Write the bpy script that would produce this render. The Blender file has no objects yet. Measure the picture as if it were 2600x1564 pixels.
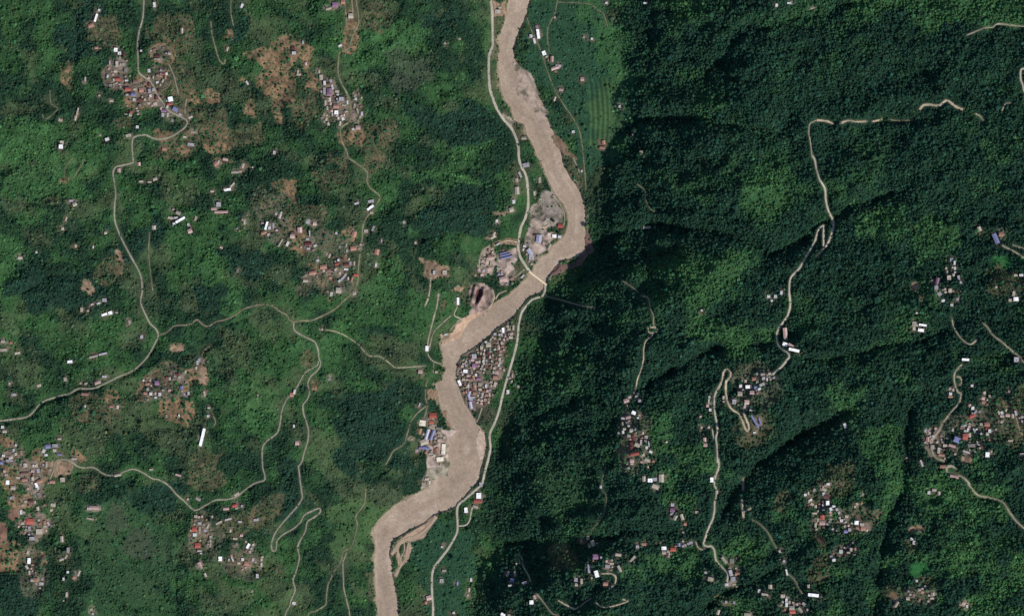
import bpy, math, random
import numpy as np
from math import radians, sin, cos, pi

# ------------------------------------------------------------------ camera, light, exposure
SC = bpy.context.scene
COL = SC.collection
CAM_H = 30000.0          # the picture is taken from very high up, looking straight down
MPP = 2.0                # metres of ground per map unit (map: u to the east, v to the south)
U0, V0 = 1300.0, 780.8
cam_d = bpy.data.cameras.new('camera')
cam_d.sensor_width = 36.0
cam_d.lens = 36.0 * CAM_H / (2600 * MPP)
cam_d.clip_start = 100.0
cam_d.clip_end = 80000.0
cam = bpy.data.objects.new('camera', cam_d)
cam.location = (0, 0, CAM_H)
COL.objects.link(cam)
SC.camera = cam

SUN_AZ, SUN_EL = 128.0, 43.0      # compass bearing and height of the sun (south-east, mid morning)
wd = bpy.data.worlds.new('World'); SC.world = wd; wd.use_nodes = True
nt = wd.node_tree
for n in list(nt.nodes): nt.nodes.remove(n)
sky = nt.nodes.new('ShaderNodeTexSky'); sky.sky_type = 'NISHITA'; sky.sun_disc = False
sky.sun_elevation = radians(SUN_EL); sky.sun_rotation = radians(SUN_AZ)
sky.air_density = 1.2; sky.dust_density = 1.0; sky.ozone_density = 1.5; sky.altitude = 1500
bg = nt.nodes.new('ShaderNodeBackground'); bg.inputs['Strength'].default_value = 0.12
out = nt.nodes.new('ShaderNodeOutputWorld')
nt.links.new(sky.outputs[0], bg.inputs[0]); nt.links.new(bg.outputs[0], out.inputs[0])
sd_ = bpy.data.lights.new('sun', 'SUN'); sd_.energy = 4.2; sd_.angle = radians(0.5); sd_.color = (1.0, 0.95, 0.88)
sun = bpy.data.objects.new('sun', sd_); COL.objects.link(sun)
sun.rotation_euler = (radians(90 - SUN_EL), 0, radians(180 - SUN_AZ))
sun.location = (3000, -3000, 4000)
SC.view_settings.view_transform = 'Standard'
SC.view_settings.look = 'None'
SC.view_settings.gamma = 1.0
SC.view_settings.exposure = 0.20
SC.view_settings.use_curve_mapping = False
SC.render.engine = 'CYCLES'

rng = np.random.default_rng(11)
random.seed(5)

# ------------------------------------------------------------------ helpers
def sm(a, b, x):
    t = np.clip((x - a) / (b - a), 0, 1)
    return t * t * (3 - 2 * t)

def vnoise(U, V, su, sv, seed, ang=0.0):
    """smooth value noise, 0..1"""
    r = np.random.default_rng(seed)
    T = r.random((256, 256)).astype(np.float32)
    c, s = cos(ang), sin(ang)
    x = (U * c + V * s) / su + 1000.37; y = (-U * s + V * c) / sv + 1000.73
    xi = np.floor(x).astype(int); yi = np.floor(y).astype(int)
    fx = x - xi; fy = y - yi
    fx = fx * fx * (3 - 2 * fx); fy = fy * fy * (3 - 2 * fy)
    a = T[yi & 255, xi & 255]; b = T[yi & 255, (xi + 1) & 255]
    c_ = T[(yi + 1) & 255, xi & 255]; d = T[(yi + 1) & 255, (xi + 1) & 255]
    return (a * (1 - fx) + b * fx) * (1 - fy) + (c_ * (1 - fx) + d * fx) * fy

def fbm(U, V, su, sv, seed, o=4, ang=0.0):
    t = 0; a = 1; w = 0
    for k in range(o):
        t = t + a * vnoise(U, V, su / 2 ** k, sv / 2 ** k, seed + 17 * k, ang + 0.5 * k); w += a; a *= .5
    return t / w

def tp(x0, y0, pts, s=3.71):
    return [(x0 + a / s, y0 + b / s) for a, b in pts]

def W(u, v, z):
    k = MPP * (1 - z / CAM_H)
    return ((u - U0) * k, (V0 - v) * k, z)

def tag(o, label=None, cat=None, group=None, kind=None):
    if label: o['label'] = label
    if cat: o['category'] = cat
    if group: o['group'] = group
    if kind: o['kind'] = kind
    return o

def mesh_obj(name, verts, faces, mats, parent=None, midx=None, smooth=False):
    me = bpy.data.meshes.new(name)
    me.from_pydata([tuple(map(float, p)) for p in verts], [], faces)
    for m in (mats if isinstance(mats, (list, tuple)) else [mats]): me.materials.append(m)
    if midx is not None: me.polygons.foreach_set('material_index', midx)
    if smooth: me.polygons.foreach_set('use_smooth', [True] * len(me.polygons))
    o = bpy.data.objects.new(name, me); COL.objects.link(o)
    if parent: o.parent = parent
    return o

def node_mat(name):
    m = bpy.data.materials.new(name); m.use_nodes = True
    t = m.node_tree
    for n in list(t.nodes): t.nodes.remove(n)
    o = t.nodes.new('ShaderNodeOutputMaterial')
    b = t.nodes.new('ShaderNodeBsdfPrincipled'); b.inputs['Roughness'].default_value = .9
    b.inputs['Specular IOR Level'].default_value = .15
    t.links.new(b.outputs[0], o.inputs[0])
    return m, t, b

def noise_mul(t, b, col_sock, layers, coord='Object'):
    """multiply a colour by noise layers [(scale, lo, hi, detail)]"""
    tc = t.nodes.new('ShaderNodeTexCoord')
    cur = col_sock
    for sc, lo, hi, de in layers:
        n = t.nodes.new('ShaderNodeTexNoise'); n.inputs['Scale'].default_value = sc
        n.inputs['Detail'].default_value = de; n.inputs['Roughness'].default_value = .6
        t.links.new(tc.outputs[coord], n.inputs['Vector'])
        r = t.nodes.new('ShaderNodeMapRange'); r.inputs['From Min'].default_value = .28; r.inputs['From Max'].default_value = .72
        r.inputs['To Min'].default_value = lo; r.inputs['To Max'].default_value = hi
        t.links.new(n.outputs['Fac'], r.inputs['Value'])
        x = t.nodes.new('ShaderNodeVectorMath'); x.operation = 'SCALE'
        t.links.new(cur, x.inputs[0]); t.links.new(r.outputs[0], x.inputs['Scale'])
        cur = x.outputs[0]
    t.links.new(cur, b.inputs['Base Color'])
    return n

def flat_mat(name, col, layers=((.15, .8, 1.15, 3),), rough=.9, metal=0.0):
    m, t, b = node_mat(name)
    c = t.nodes.new('ShaderNodeRGB'); c.outputs[0].default_value = (*col, 1)
    noise_mul(t, b, c.outputs[0], layers)
    b.inputs['Roughness'].default_value = rough; b.inputs['Metallic'].default_value = metal
    return m
# ------------------------------------------------------------------ map data (u east, v south)
LB = [(1292,-220),(1292,0),(1280,57),(1267,92),(1265,102),(1268,129),(1265,167),(1270,216),(1280,251),(1299,275),(1305,305),(1331,315),(1340,345),(1358,377),
 (1364,399),(1372,408),(1391,454),(1407,489),(1428,516),(1442,545),(1442,575),(1431,599),(1402,624),(1391,643),(1367,656),(1358,675),(1348,694),
 (1323,721),(1291,748),(1259,769),(1205,800),(1190,822),(1156,848),(1124,851),(1119,878),(1127,908),(1123,927),(1133,935),(1121,967),(1105,975),(1113,1005),
 (1121,1037),(1140,1078),(1159,1094),(1137,1123),(1135,1172),(1127,1180),(1102,1218),(1092,1237),(1054,1253),(1000,1283),(969,1312),(950,1337),
 (947,1358),(953,1385),(949,1423),(953,1487),(956,1528),(961,1564),(970,1800)]
RB = [(1345,-220),(1345,0),(1337,32),(1329,57),(1315,84),(1307,113),(1302,129),(1310,154),(1332,183),(1358,229),(1375,256),(1391,302),(1410,348),(1423,380),
 (1429,413),(1447,446),(1472,486),(1485,521),(1487,562),(1485,634),(1464,651),(1423,661),(1415,678),(1391,699),(1385,721),(1377,737),(1342,753),
 (1323,777),(1296,808),(1270,827),(1237,854),(1208,878),(1175,900),(1162,921),(1159,951),(1167,983),(1181,1024),(1199,1051),(1213,1075),(1232,1099),
 (1234,1132),(1229,1164),(1218,1191),(1216,1213),(1194,1242),(1162,1283),(1116,1299),(1102,1312),(1081,1323),(1040,1342),(1000,1366),(994,1374),
 (990,1407),(1000,1469),(1008,1514),(1012,1564),(1020,1800)]
MIDV = [-220,100,200,300,400,500,600,640,700,760,800,860,930,1000,1100,1200,1260,1300,1350,1450,1564,1800]
MIDU = [1318,1288,1300,1350,1398,1450,1464,1440,1368,1310,1245,1165,1145,1145,1190,1160,1110,1040,975,975,985,995]
FOOTV = [-220,0,60,150,220,330,400,480,640,690,730,800,900,960,1040,1100,1200,1260,1330,1380,1420,1480,1564,1800]
FOOTU = [1600,1590,1572,1578,1565,1548,1532,1504,1494,1435,1402,1358,1334,1318,1292,1268,1250,1252,1264,1262,1226,1202,1196,1190]

def R(w, col, *parts):
    pts = []
    for (x0, y0, p) in parts: pts += tp(x0, y0, p)
    return dict(w=w, c=col, p=pts)
TOP, M4, M8, BOT = 0, 400, 800, 1164
ROADS = [
 R(6.6,'con',(1000,TOP,[(915,-260),(915,0),(925,100),(930,300),(930,430),(905,490),(895,560),(895,700),(905,830),(935,930),(975,1030),(1040,1130),(1110,1210),(1155,1310),(1175,1400)]),
   (1000,M4,[(1178,0),(1200,80),(1245,170),(1262,300),(1265,450),(1240,560),(1200,650),(1180,750),(1172,850),(1190,930),(1225,990),(1262,1045),(1300,1092)])),
 R(5.6,'con',(1000,M4,[(1425,1195),(1424,1250),(1400,1300),(1340,1320),(1290,1345),(1220,1430)]),(1000,M8,[(1195,0),(1175,100),(1168,200),(1150,300),(1115,430),(1080,550),(1050,650),(1020,770),(990,900),(950,1010),(905,1110),(905,1180),(910,1250),(890,1350)]),
   (1000,BOT,[(885,20),(855,130),(830,230),(760,300),(680,370),(610,430),(595,500),(600,600),(595,690),(550,780),(500,860),(430,950),(380,1020),(360,1100),(360,1250),(370,1400),(368,1484),(360,1900)])),
 R(3.4,'con',(1000,BOT,[(605,630),(680,620),(715,570),(730,490),(745,440)])),
 R(2.2,'dirt',(1000,M4,[(1424,1280),(1460,1310),(1550,1330),(1650,1360),(1800,1400),(1900,1410)])),
 R(4.2,'grey',(0,TOP,[(1360,-260),(1355,0),(1345,170),(1310,300),(1295,420),(1300,550),(1305,670),(1350,720),(1410,760),(1450,820),(1480,890),(1530,960),(1590,1040),(1680,1090),(1755,1130),(1755,1180),(1690,1240),(1600,1290),(1510,1310),(1440,1300),(1370,1270),(1290,1280),(1250,1310),(1245,1400)]),
   (0,M4,[(1252,0),(1250,45),(1160,70),(1090,90),(1065,150),(1080,250),(1090,350),(1080,450),(1080,580),(1110,680),(1150,770),(1190,850),(1250,960),(1300,1050),(1330,1130),(1340,1250),(1325,1350),(1350,1430)]),
   (0,M8,[(1375,0),(1410,70),(1470,130),(1490,190),(1465,250),(1425,330),(1370,410),(1290,490),(1210,540),(1120,575),(1010,630),(880,685),(740,690),(660,730),(540,765),(430,800),(360,850),(310,910),(250,955),(130,975),(0,990),(-400,1010)])),
 R(2.2,'dirt',(0,M8,[(1490,185),(1570,160),(1640,100),(1740,90),(1800,80)]),(500,M8,[(0,40),(60,90),(110,100),(180,60),(260,40),(350,5)]),(500,M4,[(430,1430),(530,1395),(640,1380),(720,1400),(790,1450),(850,1484)]),(500,M8,[(870,40),(912,60)])),
 R(4.2,'con',(500,M8,[(912,60),(915,130),(960,170),(1040,210),(1110,250),(1140,320),(1150,400),(1165,460),(1130,520),(1075,570),(1045,640),(1060,720),(1040,790),(1000,840),(1005,920),(1030,1000),(1050,1080),(1045,1180),(1010,1290),(990,1370),(955,1420)]),
   (500,BOT,[(955,60),(970,180),(985,300),(990,370),(940,450),(870,530),(800,610),(740,690),(705,780),(703,830),(712,862),(738,862),(748,830),(755,770),(810,710),(900,660),(970,600),(1010,530),(1080,490),(1150,465),(1160,500),(1100,550),(1040,590),(1020,680),(970,770),(950,830),(965,920),(950,1000),(930,1070),(905,1140),(925,1230),(890,1320),(870,1390),(830,1484),(780,1900)])),
 R(4.0,'con',(500,M8,[(1145,430),(1130,470),(1060,510),(1010,550),(960,640),(920,710),(860,770),(830,820),(800,900),(780,1030),(750,1110),(660,1180),(620,1240),(615,1350)]),
   (500,BOT,[(617,0),(620,80),(640,160),(630,200),(540,230),(440,300),(380,350),(280,380),(180,385),(90,430),(20,470)]),
   (0,BOT,[(1835,482),(1800,460),(1730,390),(1660,330),(1590,250),(1500,195),(1440,185),(1350,130),(1260,95),(1190,110),(1120,140),(1030,155),(960,130),(880,80),(760,80),(690,40),(620,5),(530,20),(500,120),(450,240)])),
 R(2.8,'dirt',(0,BOT,[(100,195),(180,225),(270,240),(290,300),(300,360)])),
 R(4.0,'olive',(500,TOP,[(1490,-260),(1500,0),(1520,130),(1520,230),(1470,330),(1430,450),(1350,490),(1335,560),(1330,680),(1360,780),(1410,870),(1440,950),(1450,1100),(1430,1150),(1370,1190),(1350,1240),(1370,1340),(1410,1420)]),
   (500,M4,[(1430,0),(1500,50),(1600,130),(1605,230),(1640,290),(1720,360),(1690,440),(1620,530),(1570,620),(1560,720),(1545,850),(1530,950),(1520,1050),(1515,1150),(1480,1250),(1420,1310),(1350,1380),(1290,1430),(1190,1484)]),
   (500,M8,[(1080,45),(980,50),(915,60)])),
 R(2.6,'dirt',(500,TOP,[(1390,-260),(1390,0),(1400,80),(1405,160),(1405,260)])),
 R(3.2,'dirt',(500,TOP,[(1460,-260),(1460,0),(1470,120)])),
 R(3.0,'olive',(500,TOP,[(130,200),(145,330),(180,470),(215,570),(255,600),(265,560)])),
 R(2.2,'olive',(500,TOP,[(325,-100),(320,110),(345,240)])),
 R(2.4,'pale',(500,M8,[(1150,130),(1280,145),(1380,180),(1490,250),(1540,290),(1570,330),(1630,380),(1720,385),(1790,430),(1840,470)]),(1000,M8,[(20,490),(150,485),(300,470)])),
 R(3.4,'pale',(1000,M4,[(348,1120),(340,1230),(325,1320),(290,1400)])),
 R(3.4,'pale',(1000,M4,[(420,1290),(405,1400),(385,1470)]),(1000,M8,[(355,100),(330,200),(315,290)])),
 R(2.8,'pale',(1000,M8,[(540,0),(460,70),(380,150),(350,240),(335,300)])),
 R(2.8,'pale',(1000,M4,[(600,1400),(570,1480)]),(1000,M8,[(640,40),(570,90),(530,150)])),
 R(2.6,'pale',(1000,M8,[(310,340),(340,400),(380,435),(450,455)])),
 R(2.4,'pale',(1000,M8,[(375,440),(370,540)])),
 R(3.6,'olive',(1000,M8,[(320,590),(300,680),(300,780),(315,850),(290,950),(270,985)])),
 R(3.0,'olive',(1000,M8,[(305,850),(220,920),(160,1000),(130,1100),(90,1210),(0,1270)]),(500,M8,[(1820,1330),(1780,1400)])),
 R(3.0,'olive',(500,BOT,[(1590,280),(1575,420),(1500,530),(1510,620),(1490,720),(1450,830),(1380,870),(1350,970),(1290,1060),(1260,1130),(1235,1180),(1220,1290),(1210,1370),(1120,1430),(1040,1484),(960,1900)])),
 R(3.2,'grey',(500,BOT,[(1410,880),(1380,960),(1375,1020),(1380,1130),(1385,1220),(1410,1330),(1440,1484),(1460,1900)])),
 R(2.2,'olive',(1000,TOP,[(1255,170),(1290,270),(1350,390),(1400,520),(1450,680),(1510,830),(1590,970),(1680,1100),(1740,1210),(1770,1340),(1785,1484)]),(1000,M4,[(1800,150),(1810,300)])),
 R(1.8,'olive',(1000,TOP,[(1540,-200),(1540,0),(1510,130),(1450,270),(1450,400),(1465,490)])),
 R(1.6,'olive',(1000,TOP,[(1540,20),(1650,22),(1855,40)]),(1500,TOP,[(60,90),(120,130),(160,260)])),
 R(2.6,'pale',(1000,M4,[(1690,0),(1750,130)])),
 R(4.8,'sand',(2000,TOP,[(275,1130),(370,1140),(430,1165)])),
 R(4.8,'sand',(2000,TOP,[(505,1155),(570,1135),(660,1145),(740,1140)])),
 R(3.6,'sand',(2000,TOP,[(800,1142),(840,1135),(890,1120)])),
 R(2.0,'olive',(2000,TOP,[(970,1125),(1040,1135),(1180,1130)])),
 R(5.4,'sand',(2000,TOP,[(1245,1030),(1280,990),(1330,985),(1430,990),(1500,945),(1580,1000),(1650,1030)])),
 R(3.4,'pale',(2000,TOP,[(1770,1070),(1810,1090),(1845,1135)])),
 R(2.6,'pale',(2000,TOP,[(2020,1040),(2050,980),(2100,968)])),
 R(2.8,'pale',(2000,TOP,[(1690,330),(1850,265),(1930,255),(1980,225),(2100,235),(2226,248),(2500,260)])),
 R(4.2,'con',(2000,TOP,[(2290,660),(2205,650),(2195,740),(2215,800),(2230,860),(2290,900)])),
 R(2.0,'pale',(2000,TOP,[(275,1130),(210,1165),(200,1250),(215,1340),(230,1484)])),
 R(4.6,'con',(2000,M4,[(235,-20),(255,20),(270,100),(300,200),(350,290),(360,400),(385,500),(430,600),(425,680),(390,780),(345,850),(338,760),(340,650),(330,640),(290,680),(250,800),(180,920),(110,1040),(30,1130),(15,1250),(25,1380),(5,1470)]),
   (1500,M8,[(1850,10),(1800,80),(1755,160),(1755,240),(1790,310),(1855,350),(1870,390),(1855,410),(1800,480),(1720,550),(1680,590)])),
 R(3.6,'dirt',(2000,M4,[(345,850),(310,890),(280,930)])),
 R(4.6,'sand',(1500,M8,[(1190,700),(1215,660),(1245,590),(1250,535),(1285,503),(1315,530),(1312,580),(1280,610),(1272,660),(1275,740),(1300,840),(1340,890),(1390,920),(1420,970),(1450,1050),(1475,1090),(1490,1050),(1470,990),(1440,910)])),
 R(4.4,'con',(1500,M8,[(1190,700),(1165,770),(1168,900),(1185,1000),(1195,1090),(1180,1150),(1190,1250),(1195,1380)]),
   (1500,BOT,[(1202,0),(1205,80),(1180,150),(1165,230),(1185,310),(1168,400),(1165,480),(1150,560),(1110,650),(1080,740),(1062,800),(1100,822),(1135,820),(1165,860),(1180,950),(1240,1020),(1290,1080),(1280,1180)])),
 R(3.0,'con',(1500,M8,[(1145,1070),(1155,1130),(1175,1180)])),
 R(3.0,'sand',(1500,BOT,[(990,780),(1010,830),(1050,850),(1100,830)])),
 R(2.6,'sand',(1500,M8,[(540,110),(550,160),(590,160),(630,150),(620,115),(560,112)])),
 R(2.6,'sand',(1500,M8,[(590,165),(570,200),(520,240),(500,310),(495,420),(470,520),(440,600),(420,700),(390,760)])),
 R(2.0,'dirt',(1500,M8,[(345,830),(350,880),(390,900)])),
 R(2.8,'dirt',(1500,M4,[(300,1160),(380,1210),(450,1270)])),
 R(2.6,'dirt',(1500,M4,[(480,1300),(540,1320),(560,1410),(590,1484)]),(1500,M8,[(590,60),(600,110)])),
 R(2.2,'olive',(1500,M4,[(440,250),(510,310),(520,400),(570,490),(620,500)])),
 R(3.6,'pale',(2000,M4,[(2020,825),(2110,870),(2180,910),(2226,940),(2400,1000)])),
 R(3.2,'pale',(2000,M4,[(2120,820),(2226,855),(2400,900)])),
 R(3.2,'pale',(2000,M8,[(1550,20),(1560,90),(1600,170),(1660,240),(1720,270),(1770,240),(1780,220)])),
 R(3.2,'pale',(2000,M8,[(1840,70),(1880,110),(1940,190),(2020,250),(2110,330),(2190,390),(2226,440),(2400,600)])),
 R(3.4,'pale',(2000,M8,[(1640,460),(1580,530),(1568,600),(1590,700)])),
 R(2.8,'pale',(2000,M8,[(1590,575),(1620,580),(1640,615),(1628,650),(1600,650)])),
 R(4.0,'pale',(2000,M8,[(1640,730),(1615,820),(1540,910),(1470,1000),(1420,1090),(1365,1170),(1360,1270),(1400,1340),(1480,1370)])),
 R(4.6,'pale',(2000,BOT,[(1590,95),(1550,68),(1505,75),(1500,115),(1550,145),(1640,165),(1700,220),(1720,260),(1780,330),(1830,350),(1930,370),(2030,410),(2090,500),(2150,580),(2226,650),(2400,800)])),
 R(2.4,'dirt',(2000,M8,[(2150,960),(2180,1060),(2210,1120)])),
 R(4.2,'dirt',(1500,BOT,[(1437,180),(1435,300)])),
 R(4.6,'sand',(1500,BOT,[(1425,385),(1432,460),(1440,550)])),
 R(3.4,'sand',(1500,BOT,[(1440,500),(1480,480),(1510,460)])),
 R(1.8,'olive',(1500,BOT,[(1520,570),(1590,610),(1660,680),(1700,750),(1750,840),(1780,870)])),
 R(2.4,'olive',(2000,BOT,[(0,1080),(60,1130),(100,1200),(140,1270)])),
 R(1.4,'olive',(1500,BOT,[(140,70),(100,260),(145,350),(130,490),(70,600),(0,670)])),
 R(3.0,'sand',(1500,BOT,[(50,1350),(90,1385),(150,1395),(260,1370),(350,1335),(300,1320)])),
 R(3.8,'sand',(1500,BOT,[(100,1080),(190,1078),(235,1110),(230,1170)])),
 R(2.6,'pale',(1000,BOT,[(1185,910),(1205,930),(1220,1010),(1260,1080),(1290,1150)])),
 R(2.8,'dirt',(1000,BOT,[(1350,1270),(1420,1360),(1490,1450),(1560,1470)])),
 R(4.2,'sand',(1000,BOT,[(1550,1330),(1620,1370),(1700,1410),(1740,1390)])),
 R(2.0,'dirt',(1000,BOT,[(1750,1390),(1810,1340),(1860,1310)])),
 R(3.0,'grey',(0,TOP,[(1590,600),(1640,720),(1660,800),(1680,880)])),
 R(3.2,'dirt',(0,TOP,[(1760,930),(1745,1000),(1740,1080)])),
 R(1.8,'olive',(0,TOP,[(1610,760),(1580,820),(1520,850)])),
 R(2.4,'olive',(0,M4,[(1410,700),(1400,900),(1420,1100),(1440,1250)])),
 R(2.2,'dirt',(500,M8,[(130,280),(70,330),(30,420)])),
 R(2.0,'olive',(500,M8,[(140,910),(175,1000),(150,1050)])),
 R(2.0,'olive',(0,TOP,[(470,850),(480,970),(540,1030),(430,1120),(400,1080)])),
 R(1.8,'olive',(0,M4,[(690,0),(620,80),(610,180)])),
 R(1.8,'olive',(0,M4,[(800,20),(740,110),(680,210)])),
 R(2.6,'pale',(1000,400,[(1265,490),(1310,530),(1330,480),(1400,420),(1410,380)])),
 R(2.4,'pale',(1000,400,[(1490,350),(1540,400),(1590,480),(1610,560),(1600,640)])),
 R(3.6,'sand',(1000,400,[(1290,590),(1350,640),(1420,660),(1470,620)])),
 R(2.8,'sand',(1000,400,[(1160,795),(1080,780),(1000,800),(940,830)])),
 R(3.0,'pale',(1000,400,[(905,830),(850,860),(815,930),(800,1040)])),
 R(2.6,'pale',(1000,400,[(1230,1050),(1170,1100),(1100,1150)])),
 R(2.6,'sand',(1000,400,[(930,1240),(945,1320),(900,1410),(830,1450)])),
 R(2.8,'sand',(1000,400,[(960,1330),(990,1280),(1060,1250)])),
 R(9,'silt',(1000,1164,[(400,540),(345,620),(270,690),(190,740),(110,760),(50,800),(10,860),(-20,900)])),
 R(5,'silt',(1000,1164,[(60,790),(35,860),(60,940),(70,990),(40,1050),(10,1100)])),
 R(4,'silt',(1000,1164,[(140,775),(125,850),(115,920),(80,980),(50,1040),(20,1110)])),
 R(3.4,'silt',(1000,1164,[(95,770),(100,840),(80,900),(60,950)])),
 R(3.4,'pale',(2000,800,[(1590,690),(1605,720),(1640,735)])),
 R(2.6,'pale',(1000,1164,[(310,110),(340,90),(450,95)])),
 R(2.6,'pale',(1000,800,[(830,870),(800,960),(780,1000)])),
]
VALLEYS = [ # depth m, half width, points
 (38,34,[(1540,345),(1600,320),(1660,300),(1740,297),(1830,312),(1900,322),(2000,345)]),
 (24,22,[(1560,85),(1600,60),(1640,42),(1700,28)]),
 (34,34,[(1830,150),(1870,98),(1920,85),(1960,65),(2050,45),(2160,10),(2260,-40)]),
 (46,40,[(1490,640),(1560,600),(1640,572),(1700,575),(1770,585),(1850,590),(1900,618),(1960,640),(2030,610),(2100,560),(2180,515),(2260,490)]),
 (46,42,[(1640,985),(1690,950),(1740,925),(1780,895),(1840,885),(1910,876),(1960,872)]),
 (48,44,[(1840,1300),(1870,1240),(1910,1200),(1950,1165),(2010,1120),(2070,1080),(2150,1050)]),
 (40,40,[(2215,1700),(2225,1564),(2230,1480),(2240,1400),(2255,1320),(2290,1240),(2300,1150),(2310,1050)]),
 (30,24,[(1195,1700),(1195,1564),(1200,1480),(1225,1420),(1262,1378),(1340,1370)]),
 (38,38,[(2040,915),(2100,910),(2180,900),(2250,880),(2320,868),(2400,835),(2470,870),(2560,900)]),
 (28,22,[(1500,1372),(1560,1358),(1620,1347),(1700,1350),(1760,1352)]),
 (36,30,[(1740,1600),(1760,1560),(1790,1535),(1850,1500),(1900,1485),(1960,1450)]),
 (20,20,[(1330,1075),(1358,1061),(1400,1042),(1480,1010)]),
 (30,30,[(2440,600),(2500,560),(2560,566),(2640,560)]),
 (26,26,[(1800,700),(1760,660),(1700,640),(1640,660)]),
 (22,24,[(2020,960),(2025,1040),(2040,1090)]),
 (30,30,[(1480,720),(1560,670),(1640,655),(1700,650)]),
 (16,16,[(75,1034),(130,1010),(200,980),(270,961),(330,942),(374,900),(404,853)]),
 (12,14,[(560,838),(620,805),(660,788)]),
 (18,20,[(1090,58),(1130,55),(1180,45)]),(18,22,[(1110,228),(1160,222),(1215,212)]),(18,20,[(1160,315),(1200,300),(1240,296)]),
 (30,24,[(780,810),(850,842),(900,862),(960,884),(1000,932),(1060,934),(1125,925)]),
 (14,12,[(925,1290),(930,1240),(960,1205),(990,1172),(1020,1140)]),
 (14,12,[(175,1204),(200,1196),(240,1197),(270,1206)]),
 (26,28,[(330,1230),(370,1280),(430,1320),(452,1420),(445,1564),(440,1700)]),
 (22,26,[(40,790),(60,740),(110,700),(180,690),(260,700)]),
 (14,14,[(470,905),(530,880),(590,850)]),(16,18,[(140,1270),(120,1330),(130,1420),(90,1500)]),
 (20,24,[(150,-50),(190,40),(200,120),(180,200),(190,290)]),
 (20,24,[(560,250),(600,330),(640,400),(690,430)]),
 (18,22,[(900,560),(1010,600),(1100,600),(1180,590)]),
 (16,20,[(820,1050),(900,1120),(960,1150)]),
]
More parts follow.
